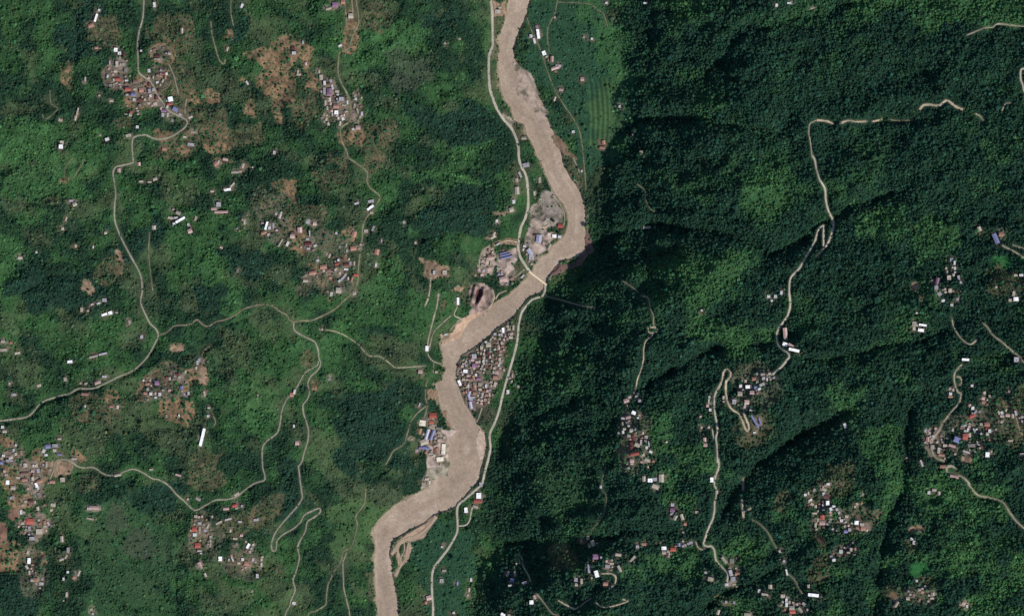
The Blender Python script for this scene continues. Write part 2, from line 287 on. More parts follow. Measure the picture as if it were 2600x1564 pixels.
# cover: (kind, polygon) ; kinds: tan earth, grey gravel ... painted in order
def P(x0, y0, p): return tp(x0, y0, p)
def box(a, b, c, d):  # u0,u1,v0,v1 as an eight sided blob
    mu, mv = (b - a) * .22, (d - c) * .22
    return [(a + mu, c), (b - mu, c), (b, c + mv), (b, d - mv), (b - mu, d), (a + mu, d), (a, d - mv), (a, c + mv)]
COVER = [
 # green meadows and scrub
 ('bright',box(0,200,395,520)),('bright',box(0,48,620,760)),('bright',box(0,150,300,420)),('bright',box(500,580,625,715)),('bright',box(552,612,705,795)),
 ('bright',box(915,1010,675,790)),('bright',box(1035,1200,420,470)),('bright',box(1150,1240,260,420)),('bright',box(590,705,975,1100)),('bright',box(780,890,835,960)),
 ('lime',box(845,950,1262,1395)),('meadow',[(215,1300),(300,1265),(345,1262),(380,1290),(440,1340),(450,1450),(430,1564),(220,1564),(230,1450),(195,1400)]),
 ('meadow',box(1372,1505,1188,1312)),('mead2',[(1335,20),(1590,-20),(1575,100),(1570,230),(1550,380),(1500,440),(1440,380),(1400,270),(1340,160),(1320,80)]),
 ('bright',[(1560,-20),(1500,30),(1500,120),(1560,210),(1575,120),(1590,0)]),
 ('lime',box(1493,1552,195,370)),('bright',box(1690,1800,-40,75)),('bright',box(1740,1905,640,770)),('bright',box(1745,1965,808,878)),
 ('bright',box(1900,1995,430,540)),('bright',box(2180,2640,-40,60)),('emerald',box(2315,2362,1425,1455)),('emerald',box(2528,2640,640,682)),
 ('bright',box(985,1100,60,160)),('bright',box(850,1000,80,160)),('bright',box(1010,1060,380,430)),('bright',box(1150,1200,300,560)),
 ('bright',box(2320,2420,560,640)),('bright',box(2150,2300,520,600)),('bright',box(2090,2210,960,1060)),('bright',box(2200,2280,1080,1180)),
 ('bright',box(1810,1900,1370,1480)),('bright',box(1620,1780,1390,1480)),('bright',box(1720,1830,1120,1200)),('bright',box(2320,2440,1220,1300)),
 ('lime',box(1232,1246,-30,160)),('lime',box(1232,1244,160,300)),('bright',box(1640,1700,1060,1160)),('mead2',box(1010,1180,1290,1440)),('mead2',box(1105,1200,1380,1600)),
 # darker woodland
 ('dark',[(1060,520),(1110,490),(1170,482),(1235,500),(1245,560),(1225,610),(1150,600),(1090,615),(1055,580)]),('dark',box(160,262,-20,145)),('dark',box(45,255,690,800)),('dark',box(850,1045,970,1190)),('dark',box(500,565,715,790)),
 ('dark',box(-20,105,1445,1600)),('dark',box(340,450,1240,1300)),('dark',box(560,640,40,110)),('dark',box(1040,1240,250,360)),('dark',box(300,420,550,640)),('dark',box(560,690,630,700)),
 ('dark',box(700,780,1180,1300)),('dark',box(840,930,1130,1240)),('dark',box(1040,1180,980,1000)),('dark',box(1090,1200,30,70)),
 # dry fields and bare earth
 ('brown',P(500,0,[(480,480),(600,440),(740,460),(870,440),(910,600),(860,700),(950,850),(870,920),(700,900),(650,700),(560,620)])),
 ('brown',P(500,0,[(455,740),(540,860),(560,1000),(570,1170),(500,1170),(450,1040),(470,900)])),('brown',P(500,0,[(690,950),(790,1000),(795,1170),(740,1175)])),
 ('brown',P(500,0,[(980,440),(1060,460),(1080,640),(1160,720),(1150,850),(1000,850),(990,650)])),('dull',box(765,812,225,300)),
 ('brown',box(526,582,315,388)),('dull',box(885,1000,305,405)),('brown',box(925,990,385,428)),('dull',box(905,1000,370,440)),('brown',box(600,625,195,220)),('dull',box(575,600,200,225)),
 ('dull',box(785,892,408,482)),('brown',P(500,400,[(830,300),(850,250),(980,195),(985,240),(900,310)])),('brown',box(684,760,498,520)),('tan',box(699,741,548,596)),
 ('dull',box(795,850,590,645)),('brown',box(866,906,575,615)),('dull',box(800,855,690,765)),('dull',box(700,820,520,570)),('dull',box(760,900,640,720)),('brown',box(780,830,670,700)),
 ('tan',P(0,400,[(1090,860),(1140,880),(1165,1000),(1150,1095),(1090,1090),(1110,970)])),('dull',box(250,296,662,716)),('tan',P(0,400,[(800,1150),(840,1160),(900,1260),(850,1290),(780,1230)])),
 ('tan',box(430,466,869,893)),('brown',box(362,500,938,1000)),('brown',box(400,500,1000,1072)),('tan',box(498,528,905,975)),('dull',box(200,308,1005,1088)),('brown',box(268,300,990,1020)),
 ('brown',box(-30,40,1110,1138)),('brown',box(74,115,1128,1180)),('brown',P(0,800,[(640,1240),(740,1220),(800,1260),(860,1390),(760,1390),(650,1330)])),
 ('tan',box(116,178,1168,1212)),('red',box(20,56,1282,1322)),('red',box(-30,24,1328,1390)),('brown',box(-30,52,1380,1452)),('dull',box(200,245,1210,1248)),
 ('mauve',box(322,374,1345,1410)),('mauve',box(280,330,1280,1340)),('dull',box(500,558,1135,1232)),('brown',box(783,812,960,1000)),('dull',box(768,796,895,928)),
 ('dull',P(500,1164,[(560,480),(640,420),(760,340),(830,300),(800,380),(700,480),(560,560)])),('brown',P(500,1164,[(450,520),(540,500),(530,570),(470,590)])),('dull',box(584,618,1375,1425)),
 ('dull',box(688,716,1432,1458)),('mauve',box(990,1085,140,215)),('olivebr',box(1892,1946,930,958)),('dull',box(1955,2005,1250,1310)),('brown',box(2060,2100,1345,1400)),('dull',box(2055,2118,1400,1468)),
 ('brown',box(2170,2232,1298,1310)),('tan',box(2305,2347,1333,1352)),('dull',box(2290,2325,1372,1400)),('dull',box(2240,2300,1485,1525)),('brown',box(2258,2280,1500,1520)),('dull',box(2330,2370,1465,1510)),
 ('brown',P(1500,1164,[(1030,1350),(1090,1320),(1200,1290),(1275,1210),(1270,1300),(1230,1400),(1130,1370)])),('tan',box(2441,2466,1147,1176)),('dull',box(2516,2600,682,740)),('tan',box(2313,2336,714,737)),
 ('tan',box(2332,2344,745,765)),('brown',box(2480,2520,1060,1100)),('dull',box(170,185,165,240)),('brown',box(155,180,170,215)),('dull',box(225,300,50,110)),('dull',box(380,480,40,140)),
 ('dull',box(430,500,210,300)),('dull',box(410,500,340,385)),('brown',box(395,440,330,356)),('brown',box(455,478,370,388)),('dull',box(290,345,300,330)),('brown',box(565,595,70,105)),
 ('dull',box(900,1000,0,60)),('brown',box(878,902,60,125)),('brown',box(882,896,30,48)),('dull',box(110,150,500,520)),('brown',box(150,175,450,465)),
 # further ragged clearings
 ('brown',box(610,690,120,160)),('brown',box(640,760,175,250)),('brown',box(700,760,230,270)),('brown',box(612,645,262,300)),('dull',box(740,790,240,330)),('dull',box(590,680,300,370)),
 ('brown',box(690,760,455,500)),('brown',box(655,700,500,540)),('brown',box(700,780,575,640)),('brown',box(750,800,610,660)),('brown',box(800,840,700,740)),('brown',box(770,820,655,690)),('brown',box(850,900,640,690)),
 ('brown',box(370,440,945,990)),('brown',box(440,500,960,1010)),('brown',box(410,470,1010,1050)),('brown',box(350,400,960,1010)),('brown',box(60,130,1160,1230)),('brown',box(0,60,1170,1240)),('brown',box(20,90,1240,1300)),('brown',box(60,120,1380,1440)),
 ('brown',box(480,540,1300,1380)),('dull',box(540,640,1300,1360)),('brown',box(590,650,1390,1440)),('brown',box(320,420,205,270)),('brown',box(330,400,190,240)),('brown',box(265,330,160,220)),('dull',box(400,500,160,260)),('brown',box(380,440,115,150)),
 ('brown',box(480,560,230,270)),('dull',box(480,580,270,340)),('brown',box(540,600,400,420)),('brown',box(860,930,330,370)),('dull',box(930,1010,300,380)),('dull',box(800,900,380,440)),('brown',box(2440,2500,1050,1110)),('brown',box(2500,2560,990,1040)),
 ('dull',box(2500,2600,1000,1160)),('brown',box(2150,2200,1300,1340)),('dull',box(2090,2170,1180,1260)),('brown',box(1575,1610,1100,1170)),('dull',box(1880,1960,1060,1130)),('dull',box(1400,1480,1380,1440)),
 # village ground
 ('village',box(262,330,150,225)),('village',P(0,0,[(1170,790),(1290,740),(1440,740),(1480,860),(1560,960),(1680,1080),(1600,1120),(1480,1060),(1350,990),(1200,920)])),('vill2',box(395,425,118,150)),('vill2',box(380,425,180,220)),
 ('village',P(500,0,[(1140,680),(1290,760),(1360,850),(1440,930),(1560,1040),(1560,1120),(1400,1150),(1260,1090),(1200,960),(1170,800)])),
 ('vill2',box(770,920,600,760)),('vill2',box(620,730,460,640)),('village',box(0,45,1145,1180)),('village',box(50,112,1165,1250)),('village',box(60,120,1300,1365)),('vill2',box(60,115,1380,1500)),
 ('vill2',box(485,560,1280,1400)),('vill2',box(580,660,1370,1450)),('village',box(2350,2400,1090,1160)),('vill2',box(2400,2560,1040,1110)),('vill2',box(2050,2110,1250,1340)),('vill2',box(2140,2210,1280,1350)),
 ('vill2',box(1578,1640,1050,1180)),('vill2',box(1870,1960,940,1020)),('vill2',box(370,480,940,1010)),('vill2',box(2110,2150,1380,1430)),('vill2',box(2000,2060,1500,1600)),('vill2',box(2290,2380,1490,1530)),
 # riverside yards, bars, quarry
 ('grey',P(1000,400,[(1400,300),(1480,320),(1540,400),(1590,520),(1570,600),(1440,640),(1300,640),(1290,580),(1310,480),(1380,400)])),
 ('yard',P(1000,400,[(1290,640),(1290,590),(1340,570),(1400,640),(1470,640),(1440,700),(1600,740),(1480,770),(1480,850),(1400,900),(1360,955),(1290,970),(1235,860),(1240,740)])),
 ('yard',P(1000,400,[(840,850),(900,815),(965,880),(960,1000),(940,1100),(850,1120),(780,1060),(800,930)])),('yard',P(1000,400,[(970,900),(1150,850),(1155,960),(1130,1000),(1150,1080),(1100,1150),(1010,1200),(970,1100),(960,1000)])),
 ('olivebr',P(1000,400,[(1130,1000),(1200,990),(1250,1060),(1170,1110),(1150,1080)])),('olivebr',P(1000,400,[(640,1200),(720,1190),(700,1300),(740,1390),(660,1380),(620,1290)])),
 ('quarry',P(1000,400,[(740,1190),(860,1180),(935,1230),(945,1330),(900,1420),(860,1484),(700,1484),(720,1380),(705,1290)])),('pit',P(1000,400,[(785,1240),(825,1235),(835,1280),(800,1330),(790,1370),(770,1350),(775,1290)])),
 ('tan',P(1000,400,[(245,945),(320,980),(420,1000),(505,1050),(500,1115),(430,1105),(350,1135),(305,1100),(290,1020)])),('tan',P(1000,400,[(850,760),(950,700),(970,745),(940,760)])),('tan',P(1000,400,[(940,520),(1060,500),(1090,470),(1150,500),(1080,530),(990,550)])),
 ('tan',P(1000,400,[(940,810),(1060,760),(1150,780),(1150,810),(1000,830)])),('tan',P(1000,400,[(540,1250),(600,1200),(660,1230),(620,1260)])),('dull',P(1000,400,[(440,1330),(500,1330),(470,1420),(450,1440)])),
 ('village',P(1000,800,[(1110,60),(1150,110),(1070,250),(1040,450),(1010,600),(970,700),(900,800),(860,860),(800,860),(740,900),(700,850),(640,720),(605,600),(615,480),(700,360),(760,330),(760,480),(880,600),(960,450),(980,250),(1000,120)])),
 ('vill2',P(1000,800,[(700,350),(820,240),(960,160),(1010,300),(900,600),(780,500)])),('vill2',P(1000,800,[(760,900),(930,860),(960,900),(900,1000),(820,1000),(780,1020)])),
 ('yard',P(1000,800,[(320,1020),(420,1040),(470,1080),(590,1080),(530,1150),(520,1200),(500,1400),(460,1500),(320,1500),(310,1380),(320,1280),(220,1290),(300,1100)])),
 ('greybar',P(1000,1164,[(250,160),(330,90),(450,60),(500,0),(520,60),(450,200),(340,270),(260,285)])),
 ('tan',P(1000,800,[(310,700),(400,670),(430,700),(440,800),(320,790)])),('tan',P(1000,800,[(420,890),(520,900),(540,1060),(480,1000)])),
 ('tanbar',P(1000,800,[(440,180),(560,170),(600,60),(700,-10),(860,-60),(800,20),(700,60),(620,220),(480,260)])),
 ('pinkbar',P(1000,800,[(800,1060),(855,1100),(868,1230),(848,1350),(800,1370),(768,1240),(775,1150)])),
 ('graybar2',P(1000,0,[(1118,505),(1190,610),(1310,750),(1385,940),(1440,1100),(1445,1150),(1390,1130),(1250,960),(1150,850),(1110,640)])),
 ('olivebr',P(1000,0,[(925,160),(1060,140),(1040,230),(985,330),(990,560),(925,560),(935,300)])),('tan',P(1000,0,[(930,20),(1060,0),(1060,120),(990,150),(940,150)])),('olivebr',P(1000,0,[(925,640),(985,640),(1000,820),(1050,960),(1110,1060),(1130,1150),(1230,1200),(1250,1290),(1160,1280),(1100,1180),(1010,1090),(930,850)])),
 ('greybar',P(1000,0,[(975,950),(1050,1080),(1130,1150),(1100,1180),(1020,1090)])),('tan',P(1000,0,[(1500,1290),(1600,1310),(1700,1450),(1720,1500),(1600,1440)])),
 ('olivebr',P(1000,400,[(1600,0),(1690,10),(1750,150),(1800,330),(1750,320),(1660,160)])),
 ('redearth',P(1000,400,[(1440,1120),(1550,1020),(1700,990),(1800,880),(1815,640),(1850,640),(1860,860),(1780,1010),(1640,1050),(1500,1100)])),
 ('olivebr',P(500,1164,[(1600,1090),(1670,1080),(1690,1330),(1620,1320)])),
 ('tanbar',P(1000,1164,[(400,505),(350,640),(270,740),(160,775),(60,790),(0,900),(-20,860),(30,770),(120,700),(240,640),(320,560)])),('tanbar',P(1000,1164,[(150,775),(170,830),(120,960),(20,1080),(0,1160),(-20,1080),(60,980),(110,860)])),('tanbar',P(1000,1164,[(60,790),(50,880),(80,980),(40,1010),(20,900),(20,820)])),
 ('olivebr',P(1000,1164,[(80,810),(100,800),(110,880),(80,960),(55,900)])),
]
# ------------------------------------------------------------------ buildings: x y width height angle roof, in frames of the survey
Z = 7.42
HOUSES = [
((250,110,Z),"""328 122 75 80 0 W;398 185 70 65 0 W;805 140 45 45 0 W;990 140 40 35 0 L;1225 95 40 60 0 G;1340 190 70 60 -10 P;1060 110 70 40 10 N;1110 240 110 60 0 D;1090 295 80 25 0 P;955 515 60 75 0 W;1285 575 50 55 0 W;
1225 575 50 50 0 R;1120 600 60 50 10 N;1110 735 55 45 20 W;1210 705 35 70 -30 P;1165 780 35 50 -20 P;1030 640 30 60 0 P;1260 640 40 70 -10 O;350 390 60 120 0 P;215 350 30 70 0 P;470 390 50 40 0 L;520 500 80 100 0 G;
320 520 70 60 0 P;175 620 40 70 -10 W;370 680 110 60 0 R;290 690 40 60 0 P;530 700 60 35 0 W;230 790 70 50 0 G;400 770 50 40 0 P;700 720 90 80 0 N;555 865 110 70 0 R;690 860 60 35 0 P;810 880 90 90 10 O;660 960 100 70 0 B;
540 970 60 40 10 L;830 1010 35 40 0 P;675 1060 60 60 0 W;880 1060 50 50 0 P;960 900 60 90 0 L;960 770 60 70 0 D;870 760 60 60 0 N;945 1040 60 70 0 N;1090 1020 70 80 0 D;1040 870 60 70 0 L;790 1060 90 60 0 D;
1070 1140 85 70 10 P;950 1130 60 50 0 P;1360 1050 100 100 10 W;1340 1140 110 50 10 R;1300 1195 45 55 0 W;1175 1230 40 50 0 P;1230 1270 110 50 0 U;1215 1345 60 80 0 L;1300 1350 35 90 0 P;1450 1240 110 80 -30 B;
1540 1340 70 40 -25 L;1730 1385 90 45 25 P;1390 1450 60 70 0 G;745 1270 55 40 0 P;605 1345 60 60 0 P;620 1290 60 40 0 R;250 1085 60 30 -10 P;20 980 40 35 0 P;1290 1080 40 40 0 L"""),
((770,150,Z),"""45 90 45 55 0 P;295 235 35 70 0 P;340 345 75 110 0 P;405 450 50 90 0 W;550 525 40 110 12 W;480 460 60 50 0 D;520 410 60 60 0 L;490 590 90 100 0 U;400 600 60 140 0 L;490 660 100 50 0 U;640 610 90 60 -10 P;650 670 50 30 0 W;
720 750 100 80 0 L;660 800 60 40 20 L;490 760 70 90 0 P;415 830 40 120 0 P;620 890 110 70 0 O;835 815 35 80 0 W;770 870 90 35 0 P;450 920 40 80 0 P;625 1005 80 80 0 W;550 1045 30 60 0 W;805 985 60 35 20 P;665 1110 40 50 0 W;
750 1125 60 60 20 W;690 1210 40 90 -10 P;990 750 45 60 0 W;970 880 45 100 -5 P;1020 970 35 100 15 P;1105 1030 45 90 0 W;1075 1085 40 60 0 P;1030 1290 100 80 0 K;940 1320 60 50 0 W;1085 890 50 40 0 N;430 1130 40 60 -20 P"""),
((740,580,Z),"""165 40 50 70 0 P;30 100 80 70 0 N;305 195 70 50 0 L;345 90 30 130 0 L;310 280 150 70 0 D;360 305 60 50 20 P;450 320 70 50 30 W;320 375 70 50 0 L;845 85 45 50 0 W;1180 100 90 110 -20 O;1030 310 35 60 0 P;1165 370 110 90 10 O;
1050 410 40 60 0 L;1300 295 35 35 0 P;1405 45 80 70 0 P;1610 435 90 110 -10 O;1595 680 40 80 -10 W;495 600 60 50 30 W;710 510 50 90 -20 P;885 590 45 50 0 W;600 720 140 80 10 O;400 830 140 70 10 O;430 860 50 40 0 P;270 885 45 45 0 P;
265 980 100 50 0 P;830 760 60 40 40 P;860 660 90 50 20 R;1030 765 90 45 0 W;1040 670 100 60 0 D;1110 650 50 70 0 L;1180 650 40 80 0 P;1020 870 40 50 0 W;970 930 120 50 45 L;905 985 60 50 45 W;1065 940 45 70 0 P;1220 870 100 50 0 R;
1140 950 40 100 -20 O;735 920 70 60 0 O;755 1230 55 85 -15 W;890 1160 110 110 0 P;1180 1210 80 80 10 P"""),
((0,1110,Z),"""260 235 45 60 0 W;70 335 65 50 0 W;200 370 90 70 20 P;180 430 150 50 0 L;390 280 60 100 0 N;290 310 50 60 0 P;30 470 60 60 0 B;905 165 100 80 0 B;1040 150 120 70 0 L;1030 240 75 65 0 P;825 250 70 80 -20 W;870 325 65 45 0 W;
1130 310 90 40 0 B;480 520 80 90 0 P;620 530 50 60 0 P;720 620 60 90 0 L;700 520 40 100 0 P;620 620 70 70 0 K;470 670 160 50 0 N;340 755 90 45 0 P;470 790 120 60 0 O;740 820 120 70 20 O;610 770 60 70 0 P;145 840 75 90 0 W;
245 940 100 70 0 P;690 890 60 100 20 W;720 950 50 60 0 W;225 1130 90 60 20 L;740 1080 80 110 20 G;590 1185 80 70 0 D;655 1210 50 60 0 P;710 1330 60 80 0 P;1010 1260 80 70 0 P;970 1355 50 50 0 P;480 1200 60 50 0 P;430 1260 50 50 0 P;
400 1400 50 90 0 W;990 830 110 60 0 O;1180 790 100 90 0 P;880 500 40 120 0 P;1400 390 110 50 0 P;120 700 60 40 0 L"""),
((0,1290,Z),"""570 240 150 110 0 R;735 215 50 50 0 P;480 225 60 60 0 O;740 430 130 110 0 P;555 370 50 90 0 L;605 560 110 70 0 L;550 480 50 40 0 L;850 320 60 60 0 P;835 260 60 90 0 O;550 980 70 120 0 W;530 820 50 80 -20 P;510 1100 50 90 30 P;
550 1200 40 80 0 P;610 1340 70 60 0 P;670 1340 90 80 0 O;780 1410 90 60 0 L;800 1320 50 70 0 G;1165 570 65 120 0 P;1285 780 60 110 0 L;1240 900 40 90 -30 P;1160 950 90 50 20 P;1280 1190 50 50 0 W;1200 1320 40 60 0 W;1480 1210 55 120 -25 P;
1400 1300 60 60 -30 O;1700 190 150 35 -12 P;420 270 60 50 0 P"""),
((480,1240,Z),"""175 190 110 50 -25 L;700 370 120 50 0 K;860 310 110 60 20 R;900 360 60 40 10 P;1000 320 45 45 0 L;130 510 60 60 0 P;185 530 50 50 0 P;430 520 40 45 0 P;200 645 80 50 0 L;105 755 100 90 0 R;205 750 50 90 0 P;310 780 60 60 -20 L;
350 700 30 80 -20 P;110 860 80 70 0 W;565 635 140 45 25 P;740 570 140 35 15 W;960 615 80 40 0 L;1265 580 110 55 10 L;775 785 45 60 0 P;985 870 60 45 0 K;870 930 90 35 0 P;410 900 45 50 0 P;160 1060 120 100 0 R;200 1160 90 40 0 P;
405 1055 40 90 -10 P;590 1310 75 95 0 W;820 1315 32 120 24 W;1115 1070 55 110 -25 W;1140 1180 50 60 0 K;1175 1120 40 30 0 W;1010 1325 60 60 0 W;1085 1400 90 90 0 O;940 1395 60 50 0 P;1205 1330 50 80 0 L;1360 1325 50 60 0 P;
200 1420 80 100 20 K;1355 1430 40 60 0 P;120 590 60 50 0 G;900 100 110 50 35 P"""),
((340,900,9.275),"""610 925 80 90 0 W;515 1000 65 45 0 W;400 915 70 80 0 W;270 900 100 60 0 O;500 910 50 70 0 K;545 660 110 110 0 U;470 610 50 50 0 P;840 560 60 80 0 P;775 550 50 70 0 R;965 500 50 50 0 P;1030 450 90 70 0 D;1075 515 60 55 0 P;
840 830 70 60 0 K;690 830 70 50 0 P;1125 760 80 90 0 B;1190 930 50 70 0 L;1290 900 60 90 0 L;1230 960 60 50 0 U;1500 180 60 110 -10 L;1460 310 60 70 0 P;1770 1240 70 50 0 P;1065 1425 40 70 0 W;1660 920 50 100 0 P;1750 1435 70 70 0 W;330 680 120 60 0 O;770 1440 50 70 0 P"""),
((2350,960,Z),"""465 185 60 55 0 P;515 215 40 50 20 P;470 285 60 60 0 W;470 340 90 40 0 O;875 135 55 50 0 W;1105 270 50 60 0 P;1210 330 50 50 0 P;1085 370 70 60 -10 K;1090 440 70 60 0 O;1580 240 50 50 0 P;890 555 65 70 0 W;
940 630 40 90 -35 L;880 700 120 60 25 R;1380 645 35 80 20 P;1550 690 90 60 0 K;1700 650 45 110 20 L;1640 700 50 90 0 P;1820 720 60 50 0 P;1440 700 80 60 0 P;1430 815 45 45 0 P;1050 860 60 50 0 P;1160 860 110 80 0 O;1210 985 60 70 0 W;
1160 940 60 60 0 R;1165 1040 60 60 0 P;745 1090 110 110 0 R;820 1065 70 80 0 P;795 965 40 80 -20 W;740 990 40 50 0 W;920 980 40 110 20 L;515 965 50 70 0 L;590 1150 130 110 -20 B;720 890 120 40 25 L;680 930 60 40 0 N;
75 1030 60 60 0 P;145 1090 50 60 0 W;40 1140 60 90 0 K;90 1200 35 90 15 K;325 1200 60 60 0 P;370 1260 90 60 0 P;500 1265 140 50 -20 K;250 1350 60 120 -10 P;870 1260 150 70 0 G;1000 1240 90 30 -25 L;770 1380 150 40 -20 L;
560 1420 40 40 0 P;940 1380 40 60 0 P;1165 1430 80 100 0 W;1240 1365 40 40 0 P;300 1440 120 40 -10 O;130 1290 80 90 0 P;1820 1430 90 60 0 P;1600 1165 100 30 0 P"""),
((2030,1210,Z),"""540 130 70 50 0 W;490 150 50 40 0 P;465 230 100 50 -30 P;455 310 60 60 20 W;520 360 110 50 -30 D;110 330 55 55 0 W;280 240 50 60 0 P;165 300 30 60 0 P;215 425 45 55 0 W;175 450 35 60 0 P;240 510 70 50 -30 P;
300 550 50 60 0 P;530 485 70 90 0 W;445 530 45 50 0 W;590 600 60 70 20 W;645 550 70 45 0 W;705 610 50 60 30 L;745 670 50 60 30 L;790 815 60 60 0 W;890 740 70 60 0 P;280 680 110 35 0 P;345 640 30 50 0 P;430 755 80 90 0 R;
430 860 120 80 0 K;345 810 40 70 0 P;530 880 50 50 0 L;300 900 40 90 0 P;320 980 50 40 0 P;1075 855 85 80 0 W;1180 890 90 60 0 P;1200 960 100 90 0 O;1090 950 60 50 0 O;990 860 50 40 0 P;945 990 60 70 0 L;870 1020 80 60 0 B;
1080 505 55 50 0 P;780 1400 70 80 0 W;975 1360 60 70 0 P;930 1420 90 40 0 P;860 1330 60 50 0 P;1190 320 50 60 0 G"""),
((2000,1164,3.71),"""435 950 35 30 0 W;410 920 30 30 0 L;1170 750 30 28 0 W;1190 785 28 40 0 W;242 1280 110 32 -8 W;155 1365 45 28 -35 L;195 1195 25 35 0 P;1330 315 30 35 0 W;1380 290 45 25 0 P;1425 320 25 40 0 P;1025 1365 25 60 -35 P;
1130 1310 35 30 0 P;1155 1275 25 20 0 P;1365 1270 35 40 0 P;1360 1310 40 20 0 P;1215 1145 25 25 0 W;1240 1230 35 25 0 P;1270 1250 30 25 0 O;1660 1360 40 30 -20 P;1690 1385 20 30 0 W;45 1435 60 40 0 R;15 1350 22 40 0 P;
40 1400 60 40 0 P;120 1420 28 60 40 P;85 1370 26 30 0 P;1262 40 20 70 20 L;1460 70 60 30 0 O;-12 1330 24 44 0 W;1570 165 90 26 -10 K"""),
((2000,800,3.71),"""60 325 110 30 -15 W;30 280 60 24 -30 K;1200 80 60 50 0 P;1190 122 30 40 0 P;1272 90 80 22 -6 W;1255 138 60 32 -10 W;1675 415 75 26 0 W;2155 415 50 50 0 L;540 1035 28 50 25 W;1120 1340 20 20 0 P"""),
((2000,400,3.71),"""1960 760 45 110 25 B;2010 720 45 45 0 O;1545 960 36 36 0 L;1572 990 20 40 0 W;1575 1040 20 30 0 W;1575 1078 20 20 0 W;1410 1160 30 70 -10 U;1400 1220 40 40 0 L;1430 1280 40 40 30 L;1465 1345 36 30 0 W;
1545 1385 28 26 0 W;1600 1330 30 30 0 L;1520 1130 40 50 0 P;1610 1130 25 50 0 L;1530 1250 35 40 0 P;2150 1105 40 25 0 P;2200 1105 40 25 0 W;2130 1280 28 50 0 P;2150 1330 50 40 0 W;2095 1340 30 30 0 P;1215 1460 22 20 0 W;
1805 670 36 46 20 P;1500 1080 20 36 0 P;1965 1215 20 20 0 P"""),
((1500,400,3.71),"""1675 1305 30 28 0 W;1740 1305 30 32 0 W;1795 1270 26 40 0 W;1705 1345 22 22 0 W;1045 1435 20 18 0 W;530 655 80 25 0 P"""),
((1500,800,3.71),"""1832 170 40 120 8 K;1830 270 50 36 -20 W"""),
((1560,980,Z),"""225 265 110 80 20 K;290 200 60 60 30 P;450 140 45 50 0 P;410 200 50 60 -20 P;480 270 70 60 0 L;365 495 90 70 -20 W;165 600 80 45 0 L;260 580 110 50 20 K;160 700 40 70 0 P;240 690 60 50 0 P;270 740 50 50 0 P;
165 860 50 60 0 W;320 830 70 70 0 P;280 930 80 60 0 P;360 960 70 110 20 D;430 1100 110 70 -25 P;330 1070 70 70 0 D;500 1050 36 110 0 L;600 950 70 60 0 L;590 1030 60 70 0 G;650 1080 30 130 0 L;610 1150 50 60 0 W;685 1230 70 50 -35 W;
545 1290 70 50 40 P;620 1385 110 60 -25 P;385 1270 180 55 10 R;330 1400 90 70 0 K;330 1450 60 40 0 P;320 1160 60 80 0 D;985 1045 35 35 0 W;1790 200 40 50 0 W;1780 280 35 100 0 P;1760 360 60 60 0 K;1805 440 50 60 0 W;
1620 570 45 50 0 P;1640 765 40 40 0 P;1780 770 50 50 0 L;1700 1000 60 80 0 K;1715 1100 80 70 0 K;190 800 60 50 0 P"""),
((1780,900,Z),"""880 600 90 70 0 W;745 585 60 70 0 W;840 495 50 60 0 P;1000 450 100 70 0 O;1060 510 50 50 0 P;1170 370 100 50 0 P;1185 440 80 60 0 L;1245 460 30 70 0 W;1100 640 70 50 20 W;1150 560 110 60 25 L;1030 610 70 50 0 B;
730 730 100 90 0 P;960 710 90 80 0 K;625 880 80 100 0 L;860 890 100 90 0 K;825 970 50 80 -15 L;420 800 40 70 0 P;425 900 40 90 0 P;940 1040 60 40 0 L;1010 1250 36 300 27 B;1010 1460 60 40 0 W;1290 350 60 50 0 P;1370 430 60 40 30 L;1110 1250 30 160 20 B"""),
((1500,1164,3.71),"""500 185 30 55 0 P;560 200 50 40 0 W;605 190 40 36 0 L;665 180 50 80 0 P;610 260 70 40 -20 P;770 430 35 35 0 L;770 480 50 40 0 U;765 515 40 22 20 L;795 550 35 50 -25 P;860 545 30 60 20 P;890 610 30 30 0 O;1000 500 40 24 0 P;
870 690 24 20 0 L;1140 195 35 50 0 W;1170 160 26 20 0 P;500 800 50 28 0 O;440 825 30 30 0 L;690 838 50 36 0 W;690 880 40 30 0 P;730 868 30 24 0 P;775 850 60 36 0 R;830 805 25 35 0 B;880 815 50 28 20 L;935 790 60 28 25 L;
260 900 60 25 -5 P;395 940 26 80 -40 P;200 985 40 25 0 P;160 1010 50 38 0 L;55 1080 40 70 15 W;45 920 60 50 0 U;270 1030 25 70 25 P;140 1175 50 36 0 O;205 1200 24 24 0 P;1255 950 26 80 40 P;1330 960 46 50 0 G;
1320 1075 36 70 15 L;1340 1130 50 50 0 L;1280 1180 40 28 0 W;1350 1180 36 20 0 P;1080 1070 30 28 0 L;1130 1130 60 40 -15 P;1275 1345 25 28 0 L;1350 1350 26 28 0 L;1585 1240 26 36 0 W;1640 1275 70 24 -8 P;1690 1200 36 40 0 P;
1810 1290 46 36 0 P;1845 1370 28 44 0 W;1200 1440 28 50 -15 P;1475 1460 70 28 0 P;20 790 36 60 20 P;1785 872 25 40 40 P;1820 960 25 28 0 L;1846 1065 18 64 15 W;95 262 24 30 0 W;1185 310 26 34 0 P;1380 1080 44 30 0 O;1460 1290 10 10 0 P"""),
